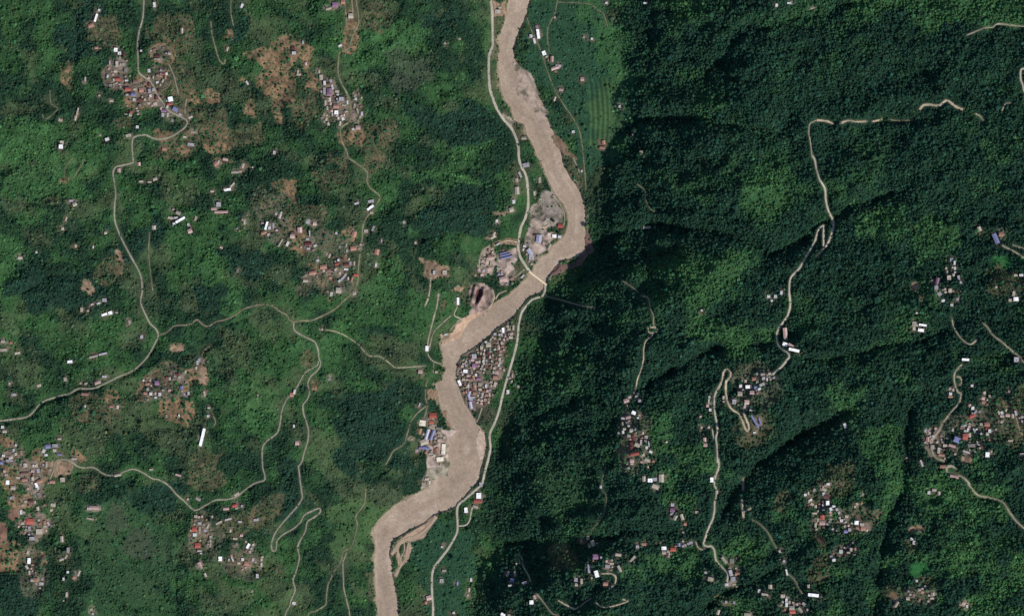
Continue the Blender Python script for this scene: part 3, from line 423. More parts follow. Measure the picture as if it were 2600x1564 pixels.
((1000,1164,3.71),"""1830 740 30 46 0 P;1770 770 25 40 0 O;1845 820 24 30 0 P;680 480 35 55 0 W;800 345 50 60 0 W;790 395 80 36 0 R;770 450 60 30 -15 P;820 240 35 46 0 L;455 825 25 22 0 W;475 1050 40 22 0 P;450 1145 40 40 0 L;598 1170 16 38 0 B;
728 1135 22 38 0 W;708 1230 22 38 0 P;698 1280 20 20 0 P;1115 1140 38 38 0 B;1095 1190 40 20 0 W;1075 1080 22 60 -20 P;1140 1080 18 50 0 P;1297 1347 42 42 0 W;1325 1300 24 42 20 K;565 1445 28 24 0 W;1030 1462 50 30 -20 W;
1085 1470 30 28 0 P;330 1305 50 46 15 K;300 1350 28 30 -20 O;1715 1135 38 42 0 L;1770 1150 24 56 0 P;1720 1180 30 30 0 P;1840 1030 28 90 0 L;310 185 46 28 0 P;280 240 40 50 0 P;330 220 36 40 0 P;1230 1165 50 26 20 L;1155 985 18 18 0 P"""),
((1200,580,Z),"""1250 185 110 170 -8 C;1540 140 90 70 0 W;1640 150 70 60 0 W;590 450 190 32 17 B;610 492 220 32 17 B;640 538 260 32 15 B;1080 440 80 150 35 C;1110 540 110 100 0 L;980 330 60 50 0 W;1440 340 50 120 -20 P;
480 290 80 36 30 W;380 440 35 35 0 W;330 510 100 60 0 N;210 690 120 40 -10 P;210 790 60 70 0 L;500 850 50 50 0 B;570 950 140 90 10 K;650 1045 60 50 20 L;940 900 90 36 40 W;1215 630 56 44 20 P;1110 660 50 50 0 P;400 100 50 90 -20 P;
740 930 70 60 20 N;340 660 34 80 0 P;290 560 60 40 0 K"""),
((1130,820,Z),"""1205 110 70 60 0 P;1095 130 55 110 0 W;1290 80 40 110 0 P;1180 50 50 45 0 P;1250 190 70 60 20 K;1240 260 80 56 0 P;1180 250 40 50 0 D;1065 215 50 60 0 L;940 200 60 50 0 L;1030 290 50 40 0 P;860 310 36 60 -15 P;770 350 50 40 20 W;
820 400 100 100 0 P;690 460 60 80 0 P;745 510 30 50 0 W;1105 310 46 60 0 K;1060 370 40 60 0 P;1090 430 60 60 0 O;1010 470 50 60 0 P;1050 520 60 50 0 O;1040 580 50 50 0 K;1025 680 50 70 0 P;1015 790 50 60 0 W;970 740 56 50 0 O;
850 630 35 60 0 W;735 580 40 60 0 P;800 560 60 70 0 D;730 650 50 60 0 P;730 755 45 50 0 W;780 700 40 40 0 L;550 620 100 100 0 L;520 690 70 50 0 K;465 700 40 40 0 L;650 640 80 60 0 D;550 790 100 80 0 U;600 725 60 46 0 K;645 720 36 50 0 P;
325 800 60 50 0 P;400 790 56 50 0 L;385 900 90 70 0 W;430 980 60 60 0 K;350 1050 60 60 0 P;480 1060 100 56 0 N;535 1020 50 100 10 O;275 1120 56 120 20 W;440 1180 36 76 0 W;630 1040 90 56 0 U;680 850 56 46 0 P;660 920 76 76 0 G;
930 845 60 60 0 P;910 920 46 56 0 P;980 920 80 80 0 K;950 1015 100 76 0 O;870 1100 56 46 0 P;945 1150 66 96 -20 P;775 1180 46 76 0 W;660 1150 76 76 0 P;560 1200 56 90 10 O;660 1245 76 50 0 P;800 1270 56 56 0 K;700 1330 56 66 0 P;
560 1310 76 66 0 O;620 1360 46 46 0 P;450 1320 60 120 -15 C;490 1420 76 80 0 L;780 1350 66 56 0 O;835 1340 36 86 0 P;760 1440 56 56 0 P;690 1450 56 46 0 K;820 1420 50 46 0 O;1185 1290 60 86 0 W;1255 1100 40 56 0 P;1265 980 30 76 0 P;
1215 1030 46 30 0 K;1380 1180 46 46 0 P;1390 180 10 10 0 P"""),
((1020,1000,Z),"""395 540 130 120 -8 Y;590 400 150 110 0 R;590 430 36 70 0 W;560 520 90 66 0 R;340 690 70 110 -20 O;476 755 56 240 -20 C;572 770 56 220 -22 B;560 620 110 50 -30 P;410 900 150 110 20 P;400 1000 170 56 0 B;490 1020 70 60 0 B;
285 1060 60 66 0 L;710 720 90 56 -20 P;745 770 50 50 0 P;800 810 56 56 0 P;690 640 100 50 0 G;645 960 110 50 20 K;655 1050 90 96 0 O;790 1030 86 220 -5 Y;725 1220 150 90 6 Y;550 1110 90 36 0 P;610 1140 56 40 0 P;1335 130 84 56 0 U;
1300 200 56 150 15 C;1345 60 80 46 0 L;1270 50 50 100 15 C;335 200 32 90 -25 L;700 860 60 50 0 K"""),
((0,0,3.71),"""1455 45 28 50 0 W;935 95 22 24 0 W;905 168 22 86 -15 W;855 240 60 36 25 O;805 745 14 44 0 W;732 1050 18 80 -15 P;710 1110 24 50 -15 P;570 1130 40 28 -10 P;1010 1310 42 32 20 W;1295 1195 30 30 0 W;1210 1275 56 30 15 P;575 1380 42 42 0 W;
583 1345 40 46 0 P;1050 950 40 24 0 P;1715 290 24 56 0 P;910 450 40 25 0 O;1800 1360 70 32 -8 L;1740 1290 40 20 0 P;1825 1245 60 18 0 P;1550 1400 46 36 0 O;945 1270 18 18 0 P;1035 590 14 40 0 W"""),
((500,0,3.71),"""425 55 24 44 -20 W;1300 45 60 50 0 U;1375 20 46 36 0 O;1240 80 56 20 15 P;1350 430 38 24 30 W;915 500 42 32 0 W;905 450 36 36 0 D;475 780 20 46 30 W;730 1435 26 34 0 W;1000 400 14 36 0 W;950 675 16 30 0 P;1025 600 24 28 0 K;
960 700 42 22 0 P;285 460 24 40 -20 P;1315 60 20 20 0 W;1450 150 50 50 0 P"""),
((1000,0,3.71),"""1292 340 32 34 0 W;1325 385 24 56 20 W;1360 320 30 100 8 W;1345 262 24 56 10 U;1415 500 38 46 20 W;1490 555 30 60 0 K;1520 640 84 32 15 K;1550 620 60 26 0 L;1775 745 38 38 0 K;1575 845 46 24 -10 K;1515 930 18 46 -20 P;
1690 1240 28 24 0 W;1225 1300 50 28 0 P;905 490 18 16 0 W;1515 160 20 18 0 P;1790 350 20 24 -30 P;480 405 22 16 0 P;620 365 22 14 0 P;980 110 60 40 0 P;1000 70 40 20 0 P"""),
((1000,400,3.71),"""970 595 26 32 0 W;1130 415 30 38 0 W;1105 490 46 42 20 P;1160 310 44 76 0 P;1155 210 32 38 0 P;1190 160 22 66 20 L;1245 70 70 46 10 L;1325 335 22 46 0 P;205 800 22 32 0 P;95 605 20 20 0 W;380 1080 24 40 0 W;605 1350 26 76 0 W;
480 1080 46 46 0 P;935 745 56 26 30 P;1570 640 56 42 0 R;1370 210 26 60 0 P;1770 125 20 24 0 W;420 1290 20 30 0 P"""),
((1500,0,3.71),"""147 28 30 26 0 W;12 365 24 24 0 W;272 1003 20 22 0 W;1750 50 26 32 0 W;398 1270 18 22 0 L;475 1430 34 28 0 P;515 30 42 16 0 W;110 1390 60 30 0 O;120 1340 36 40 0 O"""),
((2000,0,3.71),"""15 30 44 18 0 W;235 75 46 10 0 P"""),
((0,400,3.71),"""705 437 44 36 30 P;670 405 46 22 0 L;625 575 18 40 -20 P;345 890 18 22 0 W;190 940 46 28 0 P;1330 225 46 24 0 P;1460 200 46 30 20 P;1410 230 40 18 0 P;1450 655 38 42 0 P;1635 485 24 22 0 P;1680 520 50 32 -20 P;
1610 565 60 22 -5 P;1660 565 40 22 0 W;1700 585 110 26 32 W;1640 620 28 22 0 W;1775 630 24 28 0 W;1790 690 44 44 20 K;1845 570 24 46 -20 P;590 665 28 28 0 P;995 705 28 28 20 P;880 840 14 28 0 W;870 1380 28 18 15 W;930 1370 38 22 10 W;
985 1340 46 36 0 L;830 1440 24 22 0 P;770 1430 28 42 0 P;985 1475 60 26 20 W;1040 1460 42 34 20 W;1100 1455 28 18 0 P;1310 60 30 34 0 K;1120 120 36 40 0 K;710 830 24 30 0 P"""),
((500,400,3.71),"""180 55 46 44 40 O;205 40 20 30 -20 W;270 15 56 26 -10 K;430 75 34 46 -15 P;360 135 76 26 0 P;410 130 26 20 0 P;290 300 70 26 10 W;265 295 30 24 0 P;145 315 36 22 0 P;335 258 20 66 -40 P;205 440 46 46 0 L;160 480 56 26 0 K;
230 510 140 24 0 K;450 605 20 50 0 P;525 90 18 18 0 P;655 640 22 86 -20 W;630 705 56 30 20 O;685 660 28 36 0 W;720 640 18 56 0 L;1505 430 46 22 20 W;1640 410 60 30 15 L;1635 470 80 26 35 W;855 810 26 50 -30 W;785 800 16 90 -35 P;
1045 600 44 50 0 L;1110 620 36 36 0 K;970 680 46 56 0 K;900 740 46 36 0 K;780 550 30 46 -20 P;230 845 32 20 -20 P;1645 515 34 30 0 P;1660 665 20 56 -25 L;385 1060 20 50 -20 G;1740 780 14 34 0 L"""),
((0,800,3.71),"""660 435 52 28 5 W;880 385 90 22 14 P;970 362 86 22 12 L;35 325 72 32 5 P;30 240 42 32 0 P;105 255 28 28 0 O;165 355 56 26 10 P;1335 200 32 36 0 L;985 575 46 26 0 L;812 642 36 26 0 P;760 635 20 20 0 P;920 630 66 32 20 K;
800 740 76 24 0 O;800 855 20 24 0 P;1105 860 30 38 0 P;1050 855 38 26 0 O;130 745 46 26 0 L;25 1050 28 28 0 W;560 1160 38 18 0 P;615 600 30 40 0 P;85 640 20 22 0 P;45 1090 40 26 0 P;370 660 40 26 20 P;1220 60 26 34 0 P"""),
((500,800,3.71),"""52 1145 30 186 -13 W;105 945 24 24 0 W;920 720 22 50 -10 W;893 745 40 40 0 O;915 1040 18 32 0 W;1245 600 28 22 20 L;1180 130 20 18 0 P;20 420 30 40 0 L;70 730 20 40 20 P;945 1200 40 40 0 K;575 750 20 16 0 P"""),
((1000,800,3.71),"""313 310 32 56 0 W;250 525 42 42 0 K;400 530 28 20 0 P;490 180 42 22 15 W;170 1165 20 14 0 P;350 1160 20 20 0 P"""),
((500,1164,3.71),"""570 1100 28 44 0 W;605 945 24 28 0 P;605 990 22 36 0 P;520 1245 18 20 0 P;915 1355 36 28 -20 W;35 1000 26 70 20 P;250 590 10 10 0 P;80 1090 22 40 25 P"""),
((0,1164,3.71),"""885 458 100 36 2 K;845 465 50 26 0 W;875 1455 20 20 0 W;860 1410 28 20 20 P;495 430 36 28 0 P;600 1330 14 14 0 P;630 1275 22 50 0 P;1110 150 70 24 15 P;1425 100 36 18 0 P;1680 150 60 16 -20 K;1770 375 20 20 0 P;1840 540 24 30 0 P"""),
]
PLACES = [ # where people would say a building is
 (345,200,'the crowded upper-left hill village'),(300,130,'the north end of the upper-left village'),(275,180,'the western outskirts of the upper-left village'),(440,260,'the south end of the upper-left village'),(340,300,'the gardens south of the upper-left village'),
 (860,270,'the top-centre village beside its road'),(825,215,'the north tip of the top-centre village'),(855,10,'the hamlet cut by the top edge'),(760,130,'the brown fields of the upper left'),
 (775,610,'the hamlet below the brown terraces'),(830,680,'the hillside village left of centre'),(880,710,'the lower half of the left-of-centre village'),(950,600,'the road above the left-of-centre village'),(670,560,'the scattered farms left of centre'),
 (560,480,'the wooded farms of the left middle'),(440,550,'the farms right of the winding left road'),(270,780,'the farm cluster left of the winding road'),(180,520,'the fields near the left edge'),(60,330,'the woods at the far left'),(155,370,'the lone farms at the far left'),
 (30,900,'the left edge below the middle'),(250,960,'the roadside below the left bend'),(400,980,'the brown terraced hamlet lower left'),(460,985,'the east side of the brown terraced hamlet'),(30,1150,'the village at the lower-left edge'),(130,1140,'the compound above the lower-left road'),(80,1210,'the middle of the lower-left village'),
 (80,1330,'the red-roofed quarter lower left'),(80,1450,'the houses at the south end lower left'),(160,1430,'the small farms in the lower-left woods'),(230,1290,'the edge of the big lower-left meadow'),(240,1550,'the bottom edge on the left'),
 (505,1340,'the village below the lower-left road fork'),(580,1290,'the slope right of the lower-left road fork'),(620,1400,'the clustered farms above the bottom left'),(510,1100,'the long white roof lower left'),(750,1000,'the farms between the two lower-left roads'),
 (1250,410,'the west bank road above the factories'),(1290,500,'the gardens beside the main riverside road'),(1360,610,'the riverside yard inside the bend'),(1270,650,'the factory yard west of the main road'),(1235,690,'the workshops by the left factory yard'),(1150,740,'the quarry west of the river'),(1110,690,'the clearing pad west of the river'),
 (1360,90,'the east bank road near the top'),(1420,160,'the hamlet on the upper east bank'),(1280,860,'the north end of the east bank town'),(1225,900,'the middle of the east bank town'),(1180,940,'the riverside of the east bank town'),(1255,950,'the eastern rows of the east bank town'),(1220,1000,'the south end of the east bank town'),(1290,1000,'the road east of the east bank town'),
 (1090,1050,'the north part of the west bank factory'),(1100,1120,'the long sheds of the west bank factory'),(1120,1150,'the south part of the west bank factory'),(1085,1225,'the gravel works on the west bank'),(1060,930,'the stream mouth on the west bank'),(1210,1280,'the red-roofed station by the lower river'),
 (1120,1480,'the terrace by the bottom road'),(1300,1470,'the hamlet in the bottom centre'),(1340,1530,'the trees at the bottom centre'),(1490,1400,'the hamlet at the bottom right of centre'),(1530,1450,'the terraced hamlet at the bottom'),(1600,1000,'the upper houses of the right-of-centre village'),(1600,1080,'the middle of the right-of-centre village'),(1620,1160,'the lower houses of the right-of-centre village'),
 (1660,1220,'the farm below the right-of-centre village'),(1710,1300,'the farms on the wooded slope'),(1690,1390,'the row beside the lower-right road bend'),(1850,1450,'the hamlet inside the lower-right road bend'),(1800,1060,'the houses left of the hairpin road'),(1900,980,'the hamlet at the hairpin road'),(1930,1080,'the strip below the hairpin hamlet'),
 (1990,870,'the school beside the ridge road'),(1960,750,'the white houses left of the ridge road'),(2330,825,'the white compound in the right-hand forest'),(2400,720,'the lilac-roofed right-hand hamlet'),(2420,670,'the north tip of the right-hand hamlet'),(2540,595,'the road end at the right edge'),(2570,740,'the farms at the right edge'),
 (2420,990,'the top of the far-right village'),(2380,1110,'the west side of the far-right village'),(2450,1100,'the centre of the far-right village'),(2500,1020,'the north-east houses of the far-right village'),(2510,1090,'the east side of the far-right village'),(2570,1050,'the right-edge rows of the far-right village'),(2480,1150,'the south side of the far-right village'),(2390,1180,'the hairpin below the far-right village'),(2370,1250,'the lone farm below the hairpin'),
 (2070,1270,'the west row of the lower-right village'),(2120,1290,'the middle row of the lower-right village'),(2190,1340,'the east side of the lower-right village'),(2150,1400,'the south side of the lower-right village'),(2010,1530,'the village cut by the bottom edge'),(2060,1510,'the long roof above the bottom edge'),(2320,1370,'the clearing in the lower-right forest'),(2330,1500,'the fields near the bottom right'),(2450,1530,'the bottom right corner'),
 (1930,1510,'the track near the bottom right'),(2000,20,'the forest at the top right'),(1560,270,'the foot of the dark mountain slope'),(1560,5,'the green terrace at the top'),(1170,100,'the woods left of the upper river'),(1050,120,'the green slope left of the upper river'),(1520,370,'the clearing below the striped field'),(2140,1080,'the glade in the right-hand forest'),(1640,580,'the clearing on the shaded slope'),
]
# ------------------------------------------------------------------ raster of the land
GS = 2.8
us = np.arange(-210, 2812, GS); vs = np.arange(-210, 1775, GS)
NU, NV = len(us), len(vs)
U, Vv = np.meshgrid(us, vs); U = U.astype(np.float32); Vv = Vv.astype(np.float32)

def seg_dist(pts, pad=None, closed=False):
    """distance field (map units) to a polyline; limited to pad"""
    D = np.full(U.shape, 1e4, np.float32)
    n = len(pts)
    for i in range(n if closed else n - 1):
        (ax, ay), (bx, by) = pts[i], pts[(i + 1) % n]
        if pad is not None:
            i0 = max(0, int((min(ax, bx) - pad - us[0]) / GS)); i1 = min(NU, int((max(ax, bx) + pad - us[0]) / GS) + 2)
            j0 = max(0, int((min(ay, by) - pad - vs[0]) / GS)); j1 = min(NV, int((max(ay, by) + pad - vs[0]) / GS) + 2)
            if i0 >= i1 or j0 >= j1: continue
        else: i0, i1, j0, j1 = 0, NU, 0, NV
        X = U[j0:j1, i0:i1]; Y = Vv[j0:j1, i0:i1]
        dx, dy = bx - ax, by - ay
        t = np.clip(((X - ax) * dx + (Y - ay) * dy) / (dx * dx + dy * dy + 1e-9), 0, 1)
        d = np.hypot(X - ax - t * dx, Y - ay - t * dy)
        D[j0:j1, i0:i1] = np.minimum(D[j0:j1, i0:i1], d)
    return D

def inside(pts, X, Y):
    ins = np.zeros(X.shape, bool)
    n = len(pts)
    for i in range(n):
        (x1, y1), (x2, y2) = pts[i], pts[(i + 1) % n]
        if y1 == y2: continue
        c = ((Y < y1) != (Y < y2)) & (X < (x2 - x1) * (Y - y1) / (y2 - y1) + x1)
        ins ^= c
    return ins

def sample(G, u, v):
    x = (np.asarray(u, float) - us[0]) / GS; y = (np.asarray(v, float) - vs[0]) / GS
    x = np.clip(x, 0, NU - 1.001); y = np.clip(y, 0, NV - 1.001)
    i = x.astype(int); j = y.astype(int); fx = x - i; fy = y - j
    return (G[j, i] * (1 - fx) + G[j, i + 1] * fx) * (1 - fy) + (G[j + 1, i] * (1 - fx) + G[j + 1, i + 1] * fx) * fy

river = LB + RB[::-1]
def rough(pts, amp, step=9, seed=1, closed=True):
    r = random.Random(seed); o = []
    n = len(pts)
    for i in range(n if closed else n - 1):
        a, b = pts[i], pts[(i + 1) % n]
        L = math.hypot(b[0] - a[0], b[1] - a[1]); k = max(1, int(L / step))
        for j in range(k):
            t = j / k
            o.append((a[0] + (b[0] - a[0]) * t + (r.uniform(-amp, amp) if j or 1 else 0), a[1] + (b[1] - a[1]) * t + r.uniform(-amp, amp)))
    if not closed: o.append(pts[-1])
    return o
river = rough(river, 1.3, 10, 3)
rin = inside(river, U, Vv)
mid = np.interp(Vv, MIDV, MIDU)
rd = seg_dist(river, pad=260, closed=True)
# far from the river the distance only matters for the broad shape
far = np.abs(U - mid) * .9
rd = np.where(rd > 255, np.maximum(far, 255), rd)
rs = np.where(rin, -rd, rd)
east = U > mid
foot = np.interp(Vv, FOOTV, FOOTU) + (fbm(U, Vv, 70, 60, 909, 4) - .5) * 75 * sm(-200, 0, U - 1250)
k = np.ones(21) / 21
de = (U - foot)

d = np.maximum(rs, 0)
ZW = 6 * sm(0, 6, rs) + 150 * (1 - np.exp(-d / 230.)) + .16 * d + 30 * sm(0, 40, d)
ZE = 9 * sm(0, 4, rs) + .05 * d
up = np.maximum(de, 0)
soft = up * up / (up + 14)
ZE = ZE + 1.05 * soft - .72 * np.maximum(soft - 260, 0) * sm(260, 460, soft)
Zg = np.where(east, ZE, ZW).astype(np.float32)
# relief of spurs and gullies, mostly running down to the river
mount = np.where(east, sm(0, 120, de), sm(15, 160, rs))
flatm = np.ones_like(Zg)
for kd, poly in COVER:
    if kd in ('meadow', 'mead2'):
        ins = inside(poly, U, Vv); dd = seg_dist(poly, pad=30, closed=True)
        flatm *= 1 - .85 * np.where(ins, sm(0, 25, dd), 0)
rg = 1 - np.abs(2 * fbm(U + 30 * vnoise(U, Vv, 90, 90, 3), Vv, 260, 120, 21, 3, -.25) - 1)
rg2 = 1 - np.abs(2 * fbm(U, Vv, 90, 60, 41, 3, -.5) - 1)
rg3 = fbm(U, Vv, 24, 20, 61, 3)
relief = np.where(east, 78, 46) * (rg - .6) + np.where(east, 42, 34) * (rg2 - .6) + np.where(east, 20, 17) * (rg3 - .5)
Zg += mount * flatm * relief
for dep, w, pts in VALLEYS:
    pp = rough(pts, 6.5, 24, int(dep * 7 + pts[0][0]), closed=False)
    D = seg_dist(pp, pad=w * 3.2)
    Zg -= np.where(D < 1e3, dep * (.5 * np.exp(-(D / (w * .75)) ** 1.25) + (.72 if dep > 30 else .5) * np.exp(-D / (w * .42))), 0) * np.where(east, 1.0, 1.0) * sm(0, 12, rs)
del rg, rg2, rg3, relief, far
Zg = np.where(rs < 0, -5 * sm(0, 5, -rs), np.maximum(Zg, np.minimum(rs * 1.5, 4)))

# ------------------------------------------------------------------ land cover
COLS = dict(
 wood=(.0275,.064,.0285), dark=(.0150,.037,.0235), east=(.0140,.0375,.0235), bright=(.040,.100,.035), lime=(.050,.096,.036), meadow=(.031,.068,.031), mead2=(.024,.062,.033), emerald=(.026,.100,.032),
 brown=(.165,.108,.064), dull=(.088,.074,.044), tan=(.205,.142,.096), red=(.165,.095,.068), mauve=(.048,.060,.040), olivebr=(.088,.084,.050), village=(.155,.120,.095), vill2=(.080,.078,.054),
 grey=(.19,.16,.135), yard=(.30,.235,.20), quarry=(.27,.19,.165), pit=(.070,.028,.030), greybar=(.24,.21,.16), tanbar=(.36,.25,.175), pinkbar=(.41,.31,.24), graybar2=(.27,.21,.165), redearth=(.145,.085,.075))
# tree share, tree size, shrub share
DENS = dict(wood=(.78,.20), dark=(.97,.05), east=(.95,.05), bright=(.34,.62), lime=(.05,.38), meadow=(.10,.80), mead2=(.20,.80), emerald=(.05,.3), brown=(.12,.16), dull=(.26,.38), tan=(.01,.05), red=(.03,.08), mauve=(.12,.6),
 olivebr=(.12,.40), village=(.12,.16), vill2=(.26,.30), grey=(.04,.10), yard=(.01,.02), quarry=(0,.01), pit=(0,0), greybar=(.01,.03), tanbar=(0,0), pinkbar=(0,0), graybar2=(0,.03), redearth=(.03,.12))
KINDS = list(COLS)
cls = np.zeros(U.shape, np.int16)
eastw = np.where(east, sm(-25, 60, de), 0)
big = fbm(U, Vv, 150, 110, 77, 4); midn = fbm(U, Vv, 42, 36, 88, 4); fine = fbm(U, Vv, 12, 11, 99, 3)
wood = np.array(COLS['wood']); dark = np.array(COLS['dark']); bri = np.array(COLS['bright']); eas = np.array(COLS['east'])
a = sm(.40, .63, .5 * big + .5 * midn)[..., None]
CW = dark * (1 - a) + bri * a; CW = (.24 * wood + .76 * CW) * .80
a2 = sm(.50, .72, .5 * big + .5 * midn)[..., None]
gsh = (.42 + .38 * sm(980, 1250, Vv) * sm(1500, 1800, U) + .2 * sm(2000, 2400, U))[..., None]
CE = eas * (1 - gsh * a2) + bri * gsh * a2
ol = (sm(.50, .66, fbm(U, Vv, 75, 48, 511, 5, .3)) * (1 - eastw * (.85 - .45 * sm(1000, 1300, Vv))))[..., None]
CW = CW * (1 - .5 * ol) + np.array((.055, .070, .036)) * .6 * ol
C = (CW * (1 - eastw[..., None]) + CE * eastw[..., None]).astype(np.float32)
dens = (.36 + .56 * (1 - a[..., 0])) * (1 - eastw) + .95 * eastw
shr = (.50 + .25 * a[..., 0]) * (1 - eastw) + .08 * eastw
dens = dens * (1 - .55 * ol[..., 0]); shr = shr + .2 * ol[..., 0] * (1 - eastw)
dens = dens.astype(np.float32); shr = shr.astype(np.float32)
jit = (fbm(U, Vv, 34, 30, 123, 5) - .5) * 60
jitL = (fbm(U, Vv, 95, 80, 321, 4) - .5) * 150
GREENS = ('mauve','bright','lime','meadow','mead2','emerald','dark')
for kd, poly in COVER:
    pu = [p[0] for p in poly]; pv = [p[1] for p in poly]
    size = math.sqrt(max(1, (max(pu) - min(pu)) * (max(pv) - min(pv))))
    veg = kd in GREENS
    f = min(1, size / 70) * (1.7 if veg else .62)
    sofw = (min(24, size * .22) if veg else 3.4)
    pad = sofw + 16 * f + 4 + (40 * min(1, size / 150))
    i0 = max(0, int((min(pu) - pad - us[0]) / GS)); i1 = min(NU, int((max(pu) + pad - us[0]) / GS) + 2)
    j0 = max(0, int((min(pv) - pad - vs[0]) / GS)); j1 = min(NV, int((max(pv) + pad - vs[0]) / GS) + 2)
    if i0 >= i1 or j0 >= j1: continue
    sl = (slice(j0, j1), slice(i0, i1))
    ins = inside(poly, U[sl], Vv[sl]); dd = seg_dist(poly, pad=pad, closed=True)[sl]
    s = np.where(ins, dd, -dd) + (jitL[sl] * min(1, size / 150) if veg or kd in ('dull', 'brown', 'vill2') else 0) + jit[sl] * f * (.8 if veg or kd in ('yard','grey','quarry','pit','tanbar','pinkbar','graybar2','greybar','redearth') else 1.15) * (.35 if kd in ('yard','quarry','pit','pinkbar','tanbar') else 1)
    m = sm(-sofw * .5, sofw * .5, s).astype(np.float32)
    if kd in ('dull', 'vill2', 'olivebr'): m = m * np.clip(.35 + 1.5 * (fine[sl] * .6 + midn[sl] * .4 - .25), .15, 1)
    if kd in ('brown',): m = m * np.clip(.55 + 1.7 * (fine[sl] - .3), .35, 1)
    c = np.array(COLS[kd]); dn, sh = DENS[kd]
    if kd in ('bright', 'lime', 'meadow', 'mauve'): m = m * .66
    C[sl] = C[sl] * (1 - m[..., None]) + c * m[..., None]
    dens[sl] = dens[sl] * (1 - m) + dn * m; shr[sl] = shr[sl] * (1 - m) + sh * m
    if not veg: cls[sl] = np.where(m > .5, 1 + KINDS.index(kd), cls[sl])
# stripes of the cultivated field beside the mountain
stripe = .5 + .5 * np.sin((U - (Vv - 200) * .035 + 7 * np.sin(Vv / 60.) + 5 * (midn - .5)) * 2 * pi / 12.)
smk = ((U > 1494) & (U < 1551) & (Vv > 198) & (Vv < 368))
C *= np.where(smk, .60 + .75 * stripe, 1)[..., None]; dens = np.where(smk, .01, dens); shr = np.where(smk, .10, shr)
# bare terraces: contour banding
con = .5 + .5 * np.sin(Zg * 2 * pi / 7. + 3 * midn)
brm = np.isin(cls, [1 + KINDS.index(x) for x in ('brown', 'dull', 'tan', 'village', 'vill2')])
C *= np.where(brm, .72 + .50 * con, 1)[..., None]
C *= (.78 + .44 * fine)[..., None]
ym = np.isin(cls, [1 + KINDS.index(x) for x in ('yard', 'grey', 'quarry', 'greybar', 'graybar2')])
speck = fbm(U, Vv, 13, 10, 731, 4, .6)
C = C * np.where(ym, .66 + .72 * sm(.25, .75, speck) , 1)[..., None]
C = np.where((ym & (speck < .36))[..., None], C * .5 + np.array((.05, .065, .035)) * .5, C)
# river bars rise out of the water
bar = np.isin(cls, [1 + KINDS.index(x) for x in ('tanbar', 'pinkbar', 'graybar2', 'greybar', 'yard', 'quarry', 'grey', 'tan', 'redearth')])
Zg = np.where(bar & (rs < 14), np.maximum(Zg, .6 + .05 * np.maximum(rs + 20, 0) + .8 * fine), Zg)
wp = box(1350, 1525, 1170, 1330); ins = inside(wp, U, Vv); dd = seg_dist(wp, pad=60, closed=True)
wg = np.where(ins, sm(0, 45, dd), 0) * .55; Zg = Zg * (1 - wg) + float(Zg[ins].mean()) * wg
# level yards
for kd, poly in COVER:
    if kd not in ('yard', 'quarry', 'grey', 'village') or (kd == 'village' and not 1100 < poly[0][0] < 1350): continue
    ins = inside(poly, U, Vv); dd = seg_dist(poly, pad=60, closed=True)
    wgt = np.where(ins, 1, 1 - sm(0, 55, dd)) * .94
    Zg = np.where(rs > 0, Zg * (1 - wgt) + (6 + .13 * np.maximum(rs, 0) + 2.2 * (fine - .5)) * wgt, Zg)
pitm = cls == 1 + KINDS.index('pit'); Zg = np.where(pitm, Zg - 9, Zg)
for hgt, wd_, pl_ in ((20, 4.5, P(1000, 400, [(850,1235),(842,1300),(815,1345),(790,1385)])), (18, 5, P(1000, 400, [(770,1215),(755,1290),(735,1340)])), (12, 3.5, P(1000, 400, [(930,1235),(948,1320),(915,1400),(850,1470)])),
                     (9, 3.5, P(1000, 400, [(1330,560),(1370,600),(1420,610),(1440,560)])), (8, 3, P(1000, 400, [(1470,690),(1440,730),(1470,790)])), (8, 3, P(1000, 400, [(880,880),(890,940),(870,1000)])), (8, 3, P(1000, 400, [(1040,1040),(1070,1080),(1030,1130)]))):
    D_ = seg_dist(pl_, pad=wd_ * 3); Zg = np.where(D_ < 1e3, Zg + hgt * np.exp(-(D_ / wd_) ** 2), Zg)
bank = (rs > -1) & (rs < 2.5 + 9 * np.clip(fbm(U, Vv, 26, 26, 808, 3) - .45, 0, 1) * 2) & ~bar
C = np.where(bank[..., None], C * .30 + np.array((.24, .185, .13)) * (.35 + .7 * fine[..., None]), C)
bed = rs <= -1
C = np.where((bed & ~bar)[..., None], np.array((.22, .16, .11)), C).astype(np.float32)

